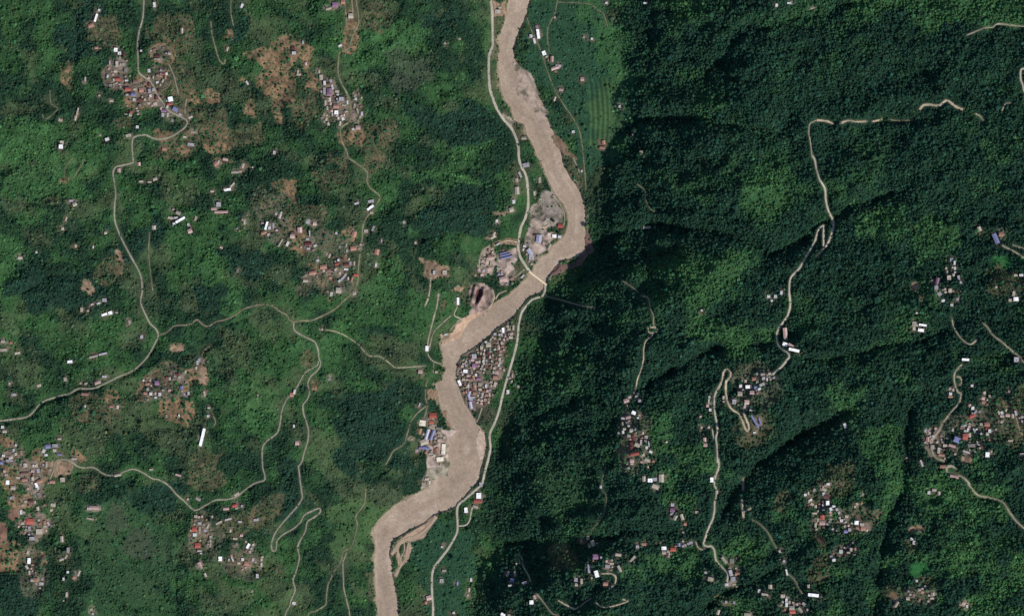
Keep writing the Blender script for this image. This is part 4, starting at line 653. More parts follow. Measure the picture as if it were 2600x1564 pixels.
# ------------------------------------------------------------------ roads: smooth profile, cut into the slope
def resample(pts, step):
    o = [pts[0]]
    for i in range(len(pts) - 1):
        p0 = pts[max(i - 1, 0)]; p1 = pts[i]; p2 = pts[i + 1]; p3 = pts[min(i + 2, len(pts) - 1)]
        L = math.hypot(p2[0] - p1[0], p2[1] - p1[1]); n = max(1, int(L / step))
        for j in range(1, n + 1):
            t = j / n
            q = [0.5 * (2 * p1[a] + (p2[a] - p0[a]) * t + (2 * p0[a] - 5 * p1[a] + 4 * p2[a] - p3[a]) * t * t + (3 * p1[a] - p0[a] - 3 * p2[a] + p3[a]) * t ** 3) for a in (0, 1)]
            o.append(tuple(q))
    return o
RD = np.full(U.shape, 99., np.float32)     # distance beyond the road edge
RZ = np.zeros(U.shape, np.float32)
for r in ROADS:
    pts = resample(r['p'], 1.8); r['s'] = pts
    A = np.array(pts); z = sample(Zg, A[:, 0], A[:, 1])
    n = 13; zp = np.pad(z, n, mode='edge'); z = np.convolve(zp, np.ones(2 * n + 1) / (2 * n + 1), 'valid')
    z = np.maximum(z, 3.0); r['z'] = z
    hw = r['w'] / 2
    for (u, v), zz in zip(pts, z):
        i = int((u - us[0]) / GS); j = int((v - vs[0]) / GS); q = 5
        if i < q or j < q or i >= NU - q or j >= NV - q: continue
        sl = (slice(j - q, j + q + 1), slice(i - q, i + q + 1))
        dd = np.hypot(U[sl] - u, Vv[sl] - v) - hw
        b = dd < RD[sl]
        RD[sl] = np.where(b, dd, RD[sl]); RZ[sl] = np.where(b, zz, RZ[sl])
rm = 1 - sm(1.2, 9, RD)
inr = (rs < -1) & ~bar
Zg = np.where(inr, Zg, Zg * (1 - rm) + (RZ - .5) * rm).astype(np.float32)
verge = np.clip(1 - np.maximum(RD, 0) / 2.6, 0, 1) * .55
verge = np.where(inr, 0, verge)[..., None]
vcol = np.where((east & (U > 1700))[..., None], np.array((.20, .155, .10)), np.array((.095, .085, .055)))
C = (C * (1 - verge) + vcol * verge).astype(np.float32)
dens *= sm(.3, 4.2, RD + 4.5 * (fine - .5) + 3 * (midn - .5)); near = 1 - .45 * (1 - sm(3, 11, RD)); shr *= sm(-1.6, 1.0, RD + 3 * (fine - .5))
dens *= sm(1, 5, rs); shr *= sm(.5, 3, rs)

H = []
for (x0, y0, s), txt in HOUSES:
    for e in txt.replace('\n', '').split(';'):
        a = e.split()
        px, py, w, h, ang = map(float, a[:5])
        H.append([x0 + px / s, y0 + py / s, max(w / s * .90, 2.6), max(h / s * .90, 2.6), ang, a[5]])
rf_ = random.Random(77)
CORES = [(245,340,130,235,26,.8),(310,400,200,300,30,.9),(395,460,115,200,16,.4),(808,905,195,330,46,1),(1115,1240,850,1035,110,1),(1240,1310,815,940,44,1),(770,930,600,760,60,.6),(620,720,530,640,26,.5),
 (0,60,1130,1190,16,.7),(55,130,1160,1290,40,.8),(55,125,1300,1400,26,.8),(60,110,1400,1500,14,.6),(485,560,1290,1400,34,.7),(585,670,1360,1440,24,.7),(365,480,930,1010,34,.7),(2340,2410,1075,1170,34,.8),(2410,2520,1010,1130,40,.6),
 (2520,2600,1030,1070,20,.6),(2045,2110,1240,1340,26,.6),(2110,2210,1260,1350,26,.6),(2115,2165,1370,1430,14,.6),(1575,1650,1040,1180,36,.8),(1860,1960,930,1010,24,.7),(1995,2060,1500,1600,20,.8),(1500,1570,1360,1480,18,.6),(1670,1760,1375,1400,12,.6),
 (2280,2380,1490,1530,16,.6),(1190,1280,620,700,22,.5),(1300,1380,580,660,12,.4),(1080,1150,1060,1200,24,.6),(2360,2450,660,770,20,.5),(1400,1430,130,180,6,.5),(1840,1880,1420,1480,10,.6)]
for a, b_, c_, d_, n_, _ in CORES:
    n_ = int(n_ * (.62 if 1100 < a < 1300 else .5)); seeds = [h for h in H if a < h[0] < b_ and c_ < h[1] < d_ and len(h) == 6]
    t_ = 0 if seeds else 9999
    while n_ > 0 and t_ < 900:
        t_ += 1
        q_ = rf_.choice(seeds); u = q_[0] + rf_.gauss(0, 8); v = q_[1] + rf_.gauss(0, 8)
        if sample(rs, u, v) < 5 or sample(RD, u, v) < 1.5: continue
        if a > 1100 and b_ < 1320 and c_ > 800 and (u > 1322 - (v - 800) * .30 or u > 1300): continue
        if any(abs(h[0] - u) < (h[2] + 5) / 2 and abs(h[1] - v) < (h[3] + 5) / 2 for h in H): continue
        w_ = rf_.uniform(3.4, 6.2); H.append([u, v, w_, w_ * rf_.uniform(.6, 1.3), rf_.uniform(-30, 30), rf_.choice('PPNNDOKLGGWPK')]); n_ -= 1
H.sort(key=lambda q: -q[2] * q[3])
H = [h for h in H if h[2] * h[3] > 9]
YC = [np.array(x) for x in ((.17,.135,.10), (.13,.10,.07), (.20,.16,.125), (.10,.085,.055))]
for i, (u, v, w, hh, ang, c) in enumerate(H):
    rr = random.Random(i + 7)
    if sample(rs, u, v) < 2: continue
    rad = max(w, hh) / 2 + 15; ii = int((u - us[0]) / GS); jj = int((v - vs[0]) / GS); qn = int(rad / GS) + 1
    sl = (slice(max(0, jj - qn), jj + qn + 1), slice(max(0, ii - qn), ii + qn + 1))
    a_ = radians(ang); X = U[sl] - u - rr.uniform(-3, 3); Y = -(Vv[sl] - v) + rr.uniform(-3, 3)
    ax, ay = w / 2 + rr.uniform(1.5, 7), hh / 2 + rr.uniform(1.5, 7)
    ee = np.hypot((X * cos(a_) + Y * sin(a_)) / ax, (-X * sin(a_) + Y * cos(a_)) / ay)
    m = (1 - sm(.75, 1.35, ee + 1.5 * (fine[sl] - .5))) * rr.uniform(.35, .95)
    C[sl] = C[sl] * (1 - m[..., None]) + YC[rr.randrange(4)] * .85 * m[..., None]
    dens[sl] *= (1 - .8 * m); shr[sl] *= (1 - .5 * m)
# ------------------------------------------------------------------ ground meshes: one height field, split where the surface changes
k_ = MPP * (1 - Zg / CAM_H)
XYZ = np.stack([(U - U0) * k_, (V0 - Vv) * k_, Zg], -1).reshape(-1, 3).astype(np.float32)
CF = np.concatenate([C.reshape(-1, 3), np.ones((NU * NV, 1), np.float32)], 1)
idx = np.arange(NU * NV).reshape(NV, NU)
quads = np.stack([idx[1:, :-1], idx[1:, 1:], idx[:-1, 1:], idx[:-1, :-1]], -1).reshape(-1, 4)
fcls = cls[:-1, :-1].reshape(-1)

gm, t, b = node_mat('ground_cover')
at = t.nodes.new('ShaderNodeAttribute'); at.attribute_name = 'cover'
noise_mul(t, b, at.outputs['Color'], [(.06, .74, 1.28, 6), (.25, .85, 1.15, 4)])
b.inputs['Specular IOR Level'].default_value = .03; b.inputs['Roughness'].default_value = 1.0

def grid_mesh(name, fsel, mat):
    q = quads[fsel]; used, inv = np.unique(q, return_inverse=True)
    me = bpy.data.meshes.new(name)
    me.vertices.add(len(used)); me.vertices.foreach_set('co', XYZ[used].ravel())
    nf = len(q); me.loops.add(nf * 4); me.loops.foreach_set('vertex_index', inv.reshape(-1).astype(np.int32))
    me.polygons.add(nf); me.polygons.foreach_set('loop_start', np.arange(0, nf * 4, 4, dtype=np.int32))
    me.polygons.foreach_set('use_smooth', np.ones(nf, bool))
    at_ = me.attributes.new('cover', 'FLOAT_COLOR', 'POINT'); at_.data.foreach_set('color', CF[used].ravel())
    me.update(calc_edges=True); me.validate()
    me.materials.append(mat)
    o = bpy.data.objects.new(name, me); COL.objects.link(o); o['kind'] = 'structure'
    return o
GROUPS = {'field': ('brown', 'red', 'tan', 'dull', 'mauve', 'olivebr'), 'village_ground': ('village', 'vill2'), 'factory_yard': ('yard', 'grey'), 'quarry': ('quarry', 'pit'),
          'gravel_bar': ('greybar', 'pinkbar', 'graybar2'), 'sand_bar': ('tanbar',), 'landslide': ('redearth',)}
done = np.zeros(len(fcls), bool)
for nm, ks in GROUPS.items():
    m = np.isin(fcls, [1 + KINDS.index(x) for x in ks]); done |= m
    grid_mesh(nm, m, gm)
grid_mesh('hillside', ~done, gm)

# ------------------------------------------------------------------ river water
wm, t, b = node_mat('muddy_water')
c = t.nodes.new('ShaderNodeAttribute'); c.attribute_name = 'silt'
noise_mul(t, b, c.outputs['Color'], [(.006, .93, 1.06, 5), (.035, .86, 1.14, 6), (.10, .80, 1.20, 5)])
b.inputs['Roughness'].default_value = .30; b.inputs['Specular IOR Level'].default_value = .35
n = t.nodes.new('ShaderNodeTexNoise'); n.inputs['Scale'].default_value = .16; n.inputs['Detail'].default_value = 6
tc = t.nodes.new('ShaderNodeTexCoord'); t.links.new(tc.outputs['Object'], n.inputs['Vector'])
bp = t.nodes.new('ShaderNodeBump'); bp.inputs['Strength'].default_value = .5; bp.inputs['Distance'].default_value = 1.6
t.links.new(n.outputs['Fac'], bp.inputs['Height']); t.links.new(bp.outputs[0], b.inputs['Normal'])
wsel = (rs < 7)[:-1, :-1].reshape(-1)
q = quads[wsel]; used, inv = np.unique(q, return_inverse=True)
uv = np.stack([U.ravel()[used], Vv.ravel()[used]], 1)
wz = .35 * np.sin(uv[:, 0] / 9.) * np.sin(uv[:, 1] / 11.)
me = bpy.data.meshes.new('river')
me.vertices.add(len(used)); me.vertices.foreach_set('co', np.stack([(uv[:, 0] - U0) * MPP, (V0 - uv[:, 1]) * MPP, wz * 0], 1).astype(np.float32).ravel())
me.loops.add(len(q) * 4); me.loops.foreach_set('vertex_index', inv.reshape(-1).astype(np.int32))
me.polygons.add(len(q)); me.polygons.foreach_set('loop_start', np.arange(0, len(q) * 4, 4, dtype=np.int32))
alng = (uv[:, 1] - .55 * uv[:, 0]); lat = rs.ravel()[used]
st = fbm(lat + 4 * vnoise(uv[:, 0], uv[:, 1], 40, 40, 9), alng, 9, 90, 611, 4) * .6 + .4 * fbm(uv[:, 0], uv[:, 1], 30, 60, 612, 4, -.4)
edge = np.clip((lat + 9) / 9, 0, 1)
sc_ = (.80 + .62 * (np.clip(st, .25, .75) - .25) + .10 * edge)[:, None]
silt = np.concatenate([np.array((.322, .244, .178)) * sc_ + np.array((.02, .022, .02)) * (st[:, None] > .6), np.ones((len(used), 1))], 1)
a_ = me.attributes.new('silt', 'FLOAT_COLOR', 'POINT'); a_.data.foreach_set('color', silt.astype(np.float32).ravel())
me.update(calc_edges=True); me.materials.append(wm)
o = bpy.data.objects.new('river', me); COL.objects.link(o); o['kind'] = 'structure'

# ------------------------------------------------------------------ road ribbons
for r in ROADS:
    if r['c'] == 'con' and r['p'][0][0] < 1000: r['c'] = 'grey'; r['w'] *= .86
RM = {'con': flat_mat('pale_concrete_road', (.38, .345, .27), ((.012, .72, 1.14, 4), (.12, .84, 1.12, 4))), 'grey': flat_mat('worn_asphalt_road', (.235, .222, .165), ((.012, .70, 1.18, 4), (.12, .84, 1.12, 4))),
      'olive': flat_mat('grassy_track', (.185, .180, .105), ((.018, .50, 1.20, 5), (.12, .8, 1.15, 3))), 'dirt': flat_mat('dirt_track', (.25, .20, .14), ((.018, .50, 1.20, 5), (.12, .8, 1.15, 3))),
      'pale': flat_mat('pale_gravel_track', (.31, .285, .20), ((.018, .50, 1.20, 5), (.12, .8, 1.15, 3))), 'silt': flat_mat('river_silt', (.33, .245, .175), ((.03, .8, 1.15, 4),)), 'sand': flat_mat('fresh_cut_track', (.44, .36, .25), ((.018, .50, 1.20, 5), (.12, .8, 1.15, 3)))}
RNAME = {'con': 'road', 'grey': 'road', 'olive': 'path', 'dirt': 'dirt_track', 'pale': 'path', 'sand': 'dirt_track', 'silt': 'silt_channel'}
for r in ROADS:
    P_ = np.array(r['s']); T = np.gradient(P_, axis=0); T /= np.linalg.norm(T, axis=1)[:, None] + 1e-9
    N = np.stack([-T[:, 1], T[:, 0]], 1)
    rr = np.random.default_rng(int(P_[0, 0] * 3 + P_[0, 1]))
    wv = r['w'] / 2 * .94 * (1 + .35 * (vnoise(P_[:, 0], P_[:, 1], 9, 9, 5) - .5) * (1 if r['c'] in ('con', 'grey') else 2.6))
    vv = []
    for side, zo in ((-1, .05), (0, .25), (1, .05)):
        Q = P_ + N * (wv * side)[:, None]
        vv.append(np.array([W(a, b_, z + .55 + zo) for (a, b_), z in zip(Q, r['z'])]))
    n = len(P_); verts = np.concatenate(vv)
    faces = [(s * n + i, s * n + i + 1, (s + 1) * n + i + 1, (s + 1) * n + i) for s in (0, 1) for i in range(n - 1)]
    o = mesh_obj(RNAME[r['c']], verts, faces, RM[r['c']]); o['kind'] = 'structure'
    me = o.data
    if me.polygons[0].normal.z < 0: me.flip_normals()

# ------------------------------------------------------------------ the bridge
cw, cgrey = flat_mat('bridge_concrete', (.62, .52, .36), ((.1, .85, 1.1, 3),)), flat_mat('pier_concrete', (.34, .31, .26))
def boxmesh(name, L, Wd, H, mat, parent, loc, rz=0):
    v = [(x * L / 2, y * Wd / 2, z * H) for z in (0, 1) for y in (-1, 1) for x in (-1, 1)]
    f = [(0, 2, 3, 1), (4, 5, 7, 6), (0, 1, 5, 4), (2, 6, 7, 3), (0, 4, 6, 2), (1, 3, 7, 5)]
    o = mesh_obj(name, v, f, mat, parent); o.location = loc; o.rotation_euler.z = rz
    return o
A = W(1345, 690, 0); B = W(1386, 721, 0)
Lb = math.hypot(B[0] - A[0], B[1] - A[1]); an = math.atan2(B[1] - A[1], B[0] - A[0])
br = bpy.data.objects.new('bridge', None); COL.objects.link(br); br.location = ((A[0] + B[0]) / 2, (A[1] + B[1]) / 2, 0); br.rotation_euler.z = an
tag(br, 'narrow cream concrete bridge crossing the muddy river at its bend below the factories', 'bridge')
boxmesh('deck', Lb + 10, 9, 1.4, cw, br, (0, 0, 10.6))
for s in (-1, 1): boxmesh('parapet', Lb + 10, .5, 1.2, cw, br, (0, s * 4.2, 12.01))
for s in (-.3, 0, .3): boxmesh('pier', 3, 6, 15, cgrey, br, (s * Lb, 0, -4.5))

# ------------------------------------------------------------------ buildings
HC = {'W': ('white', (.78, .78, .76)), 'P': ('cream', (.34, .30, .24)), 'R': ('red', (.33, .085, .065)), 'O': ('orange', (.31, .165, .12)), 'B': ('blue', (.17, .18, .32)), 'C': ('pale blue', (.37, .37, .47)), 'G': ('grey', (.20, .185, .165)),
      'N': ('brown', (.20, .125, .10)), 'L': ('lilac grey', (.30, .285, .30)), 'U': ('purple', (.21, .12, .19)), 'D': ('dark maroon', (.105, .038, .036)), 'K': ('pink', (.42, .29, .26)), 'Y': ('cream white', (.64, .58, .46))}
RMAT = {}
for kx, (nm_, cc) in HC.items():
    for q_ in range(3):
        f = (1.0, .84, 1.12)[q_] if kx != 'W' else (1.0, .52, .66)[q_]
        RMAT[kx, q_] = flat_mat(nm_.replace(' ', '_') + '_roof', tuple(min(.85, x * f) for x in cc), ((.08, .80, 1.12, 4), (.9, .88, 1.1, 2)), .6 if kx in 'BC' else .85)
WMAT = [flat_mat('wall_plaster', (.52, .49, .43)), flat_mat('wall_mud', (.33, .27, .21))]
hm = np.zeros(U.shape, np.float32)

def house_geo(w, h, hh, flat, rr):
    """returns (wall verts, faces), (roof verts, faces), (extra verts, faces)"""
    a, b_ = w / 2, h / 2
    lw = (a - .4, b_ - .4)
    wall = ([(x * lw[0], y * lw[1], z) for z in (-5, hh) for y in (-1, 1) for x in (-1, 1)], [(0, 1, 5, 4), (2, 6, 7, 3), (0, 4, 6, 2), (1, 3, 7, 5)])
    if flat:
        p = .9  # flat slab with a parapet
        o_ = [(-a, -b_), (a, -b_), (a, b_), (-a, b_)]; i_ = [(-a + .6, -b_ + .6), (a - .6, -b_ + .6), (a - .6, b_ - .6), (-a + .6, b_ - .6)]
        v = [(x, y, hh - .3) for x, y in o_] + [(x, y, hh + p) for x, y in o_] + [(x, y, hh + p) for x, y in i_] + [(x, y, hh + .1) for x, y in i_]
        f = [(0, 3, 2, 1)] + [(i, (i + 1) % 4, 4 + (i + 1) % 4, 4 + i) for i in range(4)] + [(4 + i, 4 + (i + 1) % 4, 8 + (i + 1) % 4, 8 + i) for i in range(4)] + [(8 + i, 8 + (i + 1) % 4, 12 + (i + 1) % 4, 12 + i) for i in range(4)] + [(12, 13, 14, 15)]
        # stair head on the roof
        sx, sy = a * .35 * rr.choice((-1, 1)), b_ * .35 * rr.choice((-1, 1)); q = min(a, b_) * .28
        ex = ([(sx + x * q, sy + y * q, z) for z in (hh + .15, hh + 2.6) for y in (-1, 1) for x in (-1, 1)], [(4, 5, 7, 6), (0, 1, 5, 4), (2, 6, 7, 3), (0, 4, 6, 2), (1, 3, 7, 5)])
        return wall, (v, f), ex
    if w >= h: A_, B_, sw = a, b_, False
    else: A_, B_, sw = b_, a, True
    rise = min(B_ * .55, 4.5); tk = .35; hip = B_ * .35 if rr.random() < .3 else 0
    P3 = [(-A_ - .3, -B_ - .5, hh - .3), (A_ + .3, -B_ - .5, hh - .3), (A_ + .3, B_ + .5, hh - .3), (-A_ - .3, B_ + .5, hh - .3), (-A_ - .3 + hip, 0, hh + rise), (A_ + .3 - hip, 0, hh + rise)]
    v = P3 + [(x, y, z + tk) for x, y, z in P3]
    f = [(6, 7, 11, 10), (8, 9, 10, 11), (0, 4, 5, 1), (2, 5, 4, 3), (0, 1, 7, 6), (2, 3, 9, 8)]
    if hip: f += [(7, 8, 11), (9, 6, 10), (0, 3, 4), (1, 5, 2)]
    else: f += [(1, 2, 8, 7), (3, 0, 6, 9), (0, 3, 4), (1, 5, 2), (6, 10, 9), (7, 8, 11)]
    rg_ = ([(x, y * .45, hh + rise + tk - .25 + z) for z in (0, .45) for y in (-1, 1) for x in (-A_ + hip, A_ - hip)], [(4, 5, 7, 6), (0, 1, 5, 4), (2, 6, 7, 3), (0, 4, 6, 2), (1, 3, 7, 5)])
    if sw:
        v = [(-y, x, z) for x, y, z in v]; rg_ = ([(-y, x, z) for x, y, z in rg_[0]], rg_[1])
    return wall, (v, f), rg_

def ordinal(n): return ['', 'first', 'second', 'third', 'fourth', 'fifth', 'sixth', 'seventh', 'eighth', 'ninth', 'tenth', 'eleventh', 'twelfth'][n]
info = []
for i, h in enumerate(H):
    u, v, w, hh, ang, c = h
    rr = random.Random(int(u * 13 + v * 7))
    pl = min(PLACES, key=lambda p: (p[0] - u) ** 2 + (p[1] - v) ** 2)[2]
    Lg, Sh = max(w, hh), min(w, hh)
    shed = (c in 'BCY' and Lg * MPP > 26) or Lg * MPP > 36
    kind = 'shed' if (shed and c in 'BC') else ('long building' if Lg > 2.3 * Sh else 'house')
    info.append((pl, HC[c][0], kind))
rank = {}
for key in set(info):
    ids = [i for i in range(min(300, len(H))) if info[i] == key]
    ids.sort(key=lambda i: H[i][1])
    for n_, i in enumerate(ids): rank[i] = (n_ + 1, len(ids))
rest_v, rest_f, rest_m, rest_mats = [], [], [], []
for i, (u, v, w, hh, ang, c) in enumerate(H):
    rr = random.Random(int(u * 13 + v * 7) + 1)
    zs = [float(sample(Zg, u + a * w / 2.4, v + b_ * hh / 2.4)) for a in (-1, 0, 1) for b_ in (-1, 0, 1)]
    z = max(max(zs) - 2.0, sum(zs) / 9, 1.0)
    area = w * hh * MPP * MPP
    tall = 5 + 2.5 * rr.random() + (2 if area > 400 else 0) + (2 if c in 'W' else 0)
    flat = c in 'WLG' or (c == 'P' and rr.random() < .45)
    if c in 'Y': flat = True
    wall, roof, ex = house_geo(w * MPP, hh * MPP, tall, flat, rr)
    rmat = RMAT[c, rr.randrange(3) if c != 'W' else (0 if area > 330 else 1 + rr.randrange(2))]; wmat = WMAT[rr.randrange(2)]
    loc = W(u, v, z); rot = radians(ang + rr.uniform(-4, 4))
    # keep the trees off
    rad = max(w, hh) / 2 + 4; ii = int((u - us[0]) / GS); jj = int((v - vs[0]) / GS); qn = int(rad / GS) + 1
    sl = (slice(max(0, jj - qn), jj + qn + 1), slice(max(0, ii - qn), ii + qn + 1))
    ca, sa = cos(radians(ang)), sin(radians(ang)); X = U[sl] - u; Y = -(Vv[sl] - v)
    lx = np.abs(X * ca + Y * sa) - w / 2; ly = np.abs(-X * sa + Y * ca) - hh / 2
    hm[sl] = np.maximum(hm[sl], (np.maximum(lx, ly) < 2.4))
    if i < 300:
        pl, cn, kind = info[i]; n_, tot = rank[i]
        o = bpy.data.objects.new('shed' if kind == 'shed' else ('long_building' if kind == 'long building' else 'house'), None); COL.objects.link(o)
        o.location = loc; o.rotation_euler.z = rot
        rw = f"{cn.replace(' ', '-')}-roofed {kind}"
        if tot == 1: lab = f'only {rw} at {pl}'
        elif n_ == tot: lab = f'lowest {rw} at {pl}'
        elif n_ == 1: lab = f'topmost {rw} at {pl}'
        else: lab = f'{ordinal(n_)} {rw} from top at {pl}'
        tag(o, lab, kind if kind != 'long building' else 'building', 'buildings at ' + pl)
        mesh_obj('wall', wall[0], wall[1], wmat, o)
        rf = mesh_obj('roof', roof[0], roof[1], rmat, o)
        if flat: mesh_obj('stair_head', ex[0], ex[1], rmat, rf)
        else: mesh_obj('ridge_cap', ex[0], ex[1], rmat, rf)
        if kind == 'shed':
            for s_ in range(-3, 4):
                along = max(w, hh) * MPP * .13 * s_
                vx = boxmesh('roof_light', 1.6, min(w, hh) * MPP * .30, .3, WMAT[0], rf, (0, 0, 0))
                rise = min(min(w, hh) * MPP / 2 * .55, 4.5)
                if w >= hh: vx.location = (along, min(w, hh) * MPP * .24, tall + rise * .5); vx.rotation_euler = (-math.atan2(rise, min(w, hh) * MPP / 2), 0, 0)
                else: vx.location = (min(w, hh) * MPP * .24, along, tall + rise * .5); vx.rotation_euler = (0, math.atan2(rise, min(w, hh) * MPP / 2), pi / 2) ; vx.rotation_euler = (0, 0, 0); vx.dimensions
                if w < hh:
                    vx.rotation_mode = 'XYZ'; vx.rotation_euler = (-math.atan2(rise, min(w, hh) * MPP / 2), 0, -pi / 2)
    else:
        ca, sa = cos(rot), sin(rot)
        for (vv_, ff_), m_ in ((wall, wmat), (roof, rmat), (ex, rmat)):
            if m_ not in rest_mats: rest_mats.append(m_)
            base = len(rest_v)
            rest_v += [(loc[0] + x * ca - y * sa, loc[1] + x * sa + y * ca, loc[2] + zz) for x, y, zz in vv_]
            rest_f += [tuple(base + q for q in f) for f in ff_]; rest_m += [rest_mats.index(m_)] * len(ff_)
print('HOUSES', len(H), 'smallest single', H[299][2] * H[299][3])
o = mesh_obj('small_houses', rest_v, rest_f, rest_mats, None, rest_m)
tag(o, 'tiny huts and houses scattered over the hillsides and between larger houses', 'houses', kind='stuff')
hmask = 1 - hm
dens *= hmask; shr *= hmask

# ------------------------------------------------------------------ trees
def leaf_mat(name, attr=True, col=(1, 1, 1)):
    m, t, b = node_mat(name)
    b.inputs['Roughness'].default_value = 1.0; b.inputs['Specular IOR Level'].default_value = .02
    if attr:
        at = t.nodes.new('ShaderNodeAttribute'); at.attribute_name = 'tint'; at.attribute_type = 'INSTANCER'; c_ = at.outputs['Color']
    else:
        c0 = t.nodes.new('ShaderNodeRGB'); c0.outputs[0].default_value = (*col, 1); c_ = c0.outputs[0]
    noise_mul(t, b, c_, [(.55, .72, 1.35, 4)])
    return m
LM = leaf_mat('forest_leaves')
BK = flat_mat('bark', (.10, .075, .05))

def add(n, t, **kw):
    x = t.nodes.new(n)
    for a, b in kw.items(): setattr(x, a, b)
    return x
def forest(name, pts, size, tint, kindi, label):
    me = bpy.data.meshes.new(name)
    me.vertices.add(len(pts)); me.vertices.foreach_set('co', pts.astype(np.float32).ravel())
    a = me.attributes.new('sz', 'FLOAT_VECTOR', 'POINT'); a.data.foreach_set('vector', size.astype(np.float32).ravel())
    a = me.attributes.new('tint', 'FLOAT_COLOR', 'POINT'); a.data.foreach_set('color', np.concatenate([tint, np.ones((len(tint), 1))], 1).astype(np.float32).ravel())
    a = me.attributes.new('which', 'INT', 'POINT'); a.data.foreach_set('value', kindi.astype(np.int32))
    o = bpy.data.objects.new(name, me); COL.objects.link(o); me.materials.append(LM)
    g = bpy.data.node_groups.new(name + '_nodes', 'GeometryNodeTree')
    g.interface.new_socket('Geometry', in_out='INPUT', socket_type='NodeSocketGeometry')
    g.interface.new_socket('Geometry', in_out='OUTPUT', socket_type='NodeSocketGeometry')
    gi = g.nodes.new('NodeGroupInput'); go = g.nodes.new('NodeGroupOutput')
    inst = g.nodes.new('GeometryNodeInstanceOnPoints')
    g2i = g.nodes.new('GeometryNodeGeometryToInstance')
    for sd in range(4):
        ico = g.nodes.new('GeometryNodeMeshIcoSphere'); ico.inputs['Radius'].default_value = 1.0; ico.inputs['Subdivisions'].default_value = 3
        pos = g.nodes.new('GeometryNodeInputPosition')
        nz = g.nodes.new('ShaderNodeTexNoise'); nz.noise_dimensions = '4D'; nz.inputs['W'].default_value = sd * 7.3; nz.inputs['Scale'].default_value = 1.9; nz.inputs['Detail'].default_value = 2.0
        g.links.new(pos.outputs[0], nz.inputs['Vector'])
        mr = g.nodes.new('ShaderNodeMapRange'); mr.inputs['From Min'].default_value = .3; mr.inputs['From Max'].default_value = .7; mr.inputs['To Min'].default_value = .50; mr.inputs['To Max'].default_value = 1.38
        g.links.new(nz.outputs['Fac'], mr.inputs['Value'])
        sc = g.nodes.new('ShaderNodeVectorMath'); sc.operation = 'SCALE'; g.links.new(pos.outputs[0], sc.inputs[0]); g.links.new(mr.outputs[0], sc.inputs['Scale'])
        up_ = g.nodes.new('ShaderNodeVectorMath'); up_.operation = 'ADD'; up_.inputs[1].default_value = (0, 0, 1.25); g.links.new(sc.outputs[0], up_.inputs[0])
        sp = g.nodes.new('GeometryNodeSetPosition'); g.links.new(ico.outputs['Mesh'], sp.inputs['Geometry']); g.links.new(up_.outputs[0], sp.inputs['Position'])
        sm1 = g.nodes.new('GeometryNodeSetMaterial'); sm1.inputs['Material'].default_value = LM; g.links.new(sp.outputs[0], sm1.inputs['Geometry'])
        tr = g.nodes.new('GeometryNodeMeshCone'); tr.inputs['Vertices'].default_value = 5; tr.inputs['Radius Bottom'].default_value = .09; tr.inputs['Radius Top'].default_value = .05; tr.inputs['Depth'].default_value = 1.2
        tt = g.nodes.new('GeometryNodeTransform'); tt.inputs['Translation'].default_value = (0, 0, -.3); g.links.new(tr.outputs['Mesh'], tt.inputs['Geometry'])
        sm2 = g.nodes.new('GeometryNodeSetMaterial'); sm2.inputs['Material'].default_value = BK; g.links.new(tt.outputs[0], sm2.inputs['Geometry'])
        jn = g.nodes.new('GeometryNodeJoinGeometry'); g.links.new(sm1.outputs[0], jn.inputs[0]); g.links.new(sm2.outputs[0], jn.inputs[0])
        gg = g.nodes.new('GeometryNodeGeometryToInstance'); g.links.new(jn.outputs[0], gg.inputs[0])
        if sd == 0: jj_ = g.nodes.new('GeometryNodeJoinGeometry')
        g.links.new(gg.outputs[0], jj_.inputs[0])
    g.links.new(gi.outputs[0], inst.inputs['Points']); g.links.new(jj_.outputs[0], inst.inputs['Instance'])
    inst.inputs['Pick Instance'].default_value = True
    nw = g.nodes.new('GeometryNodeInputNamedAttribute'); nw.data_type = 'INT'; nw.inputs['Name'].default_value = 'which'
    g.links.new(nw.outputs['Attribute'], inst.inputs['Instance Index'])
    ns = g.nodes.new('GeometryNodeInputNamedAttribute'); ns.data_type = 'FLOAT_VECTOR'; ns.inputs['Name'].default_value = 'sz'
    g.links.new(ns.outputs['Attribute'], inst.inputs['Scale'])
    rv = g.nodes.new('FunctionNodeRandomValue'); rv.data_type = 'FLOAT_VECTOR'; rv.inputs[0].default_value = (0, 0, 0); rv.inputs[1].default_value = (.15, .15, 6.28)
    g.links.new(rv.outputs[0], inst.inputs['Rotation'])
    g.links.new(inst.outputs[0], go.inputs[0])
    md = o.modifiers.new('scatter', 'NODES'); md.node_group = g
    tag(o, label, name, kind='stuff')
    return o

def scatter(step, prob, seed):
    r = np.random.default_rng(seed)
    gu, gv = np.meshgrid(np.arange(-200, 2800, step), np.arange(-200, 1765, step))
    gu = (gu + r.uniform(-.5, .5, gu.shape) * step).ravel(); gv = (gv + r.uniform(-.5, .5, gv.shape) * step).ravel()
    keep = r.random(len(gu)) < sample(prob, gu, gv)
    return gu[keep], gv[keep], r

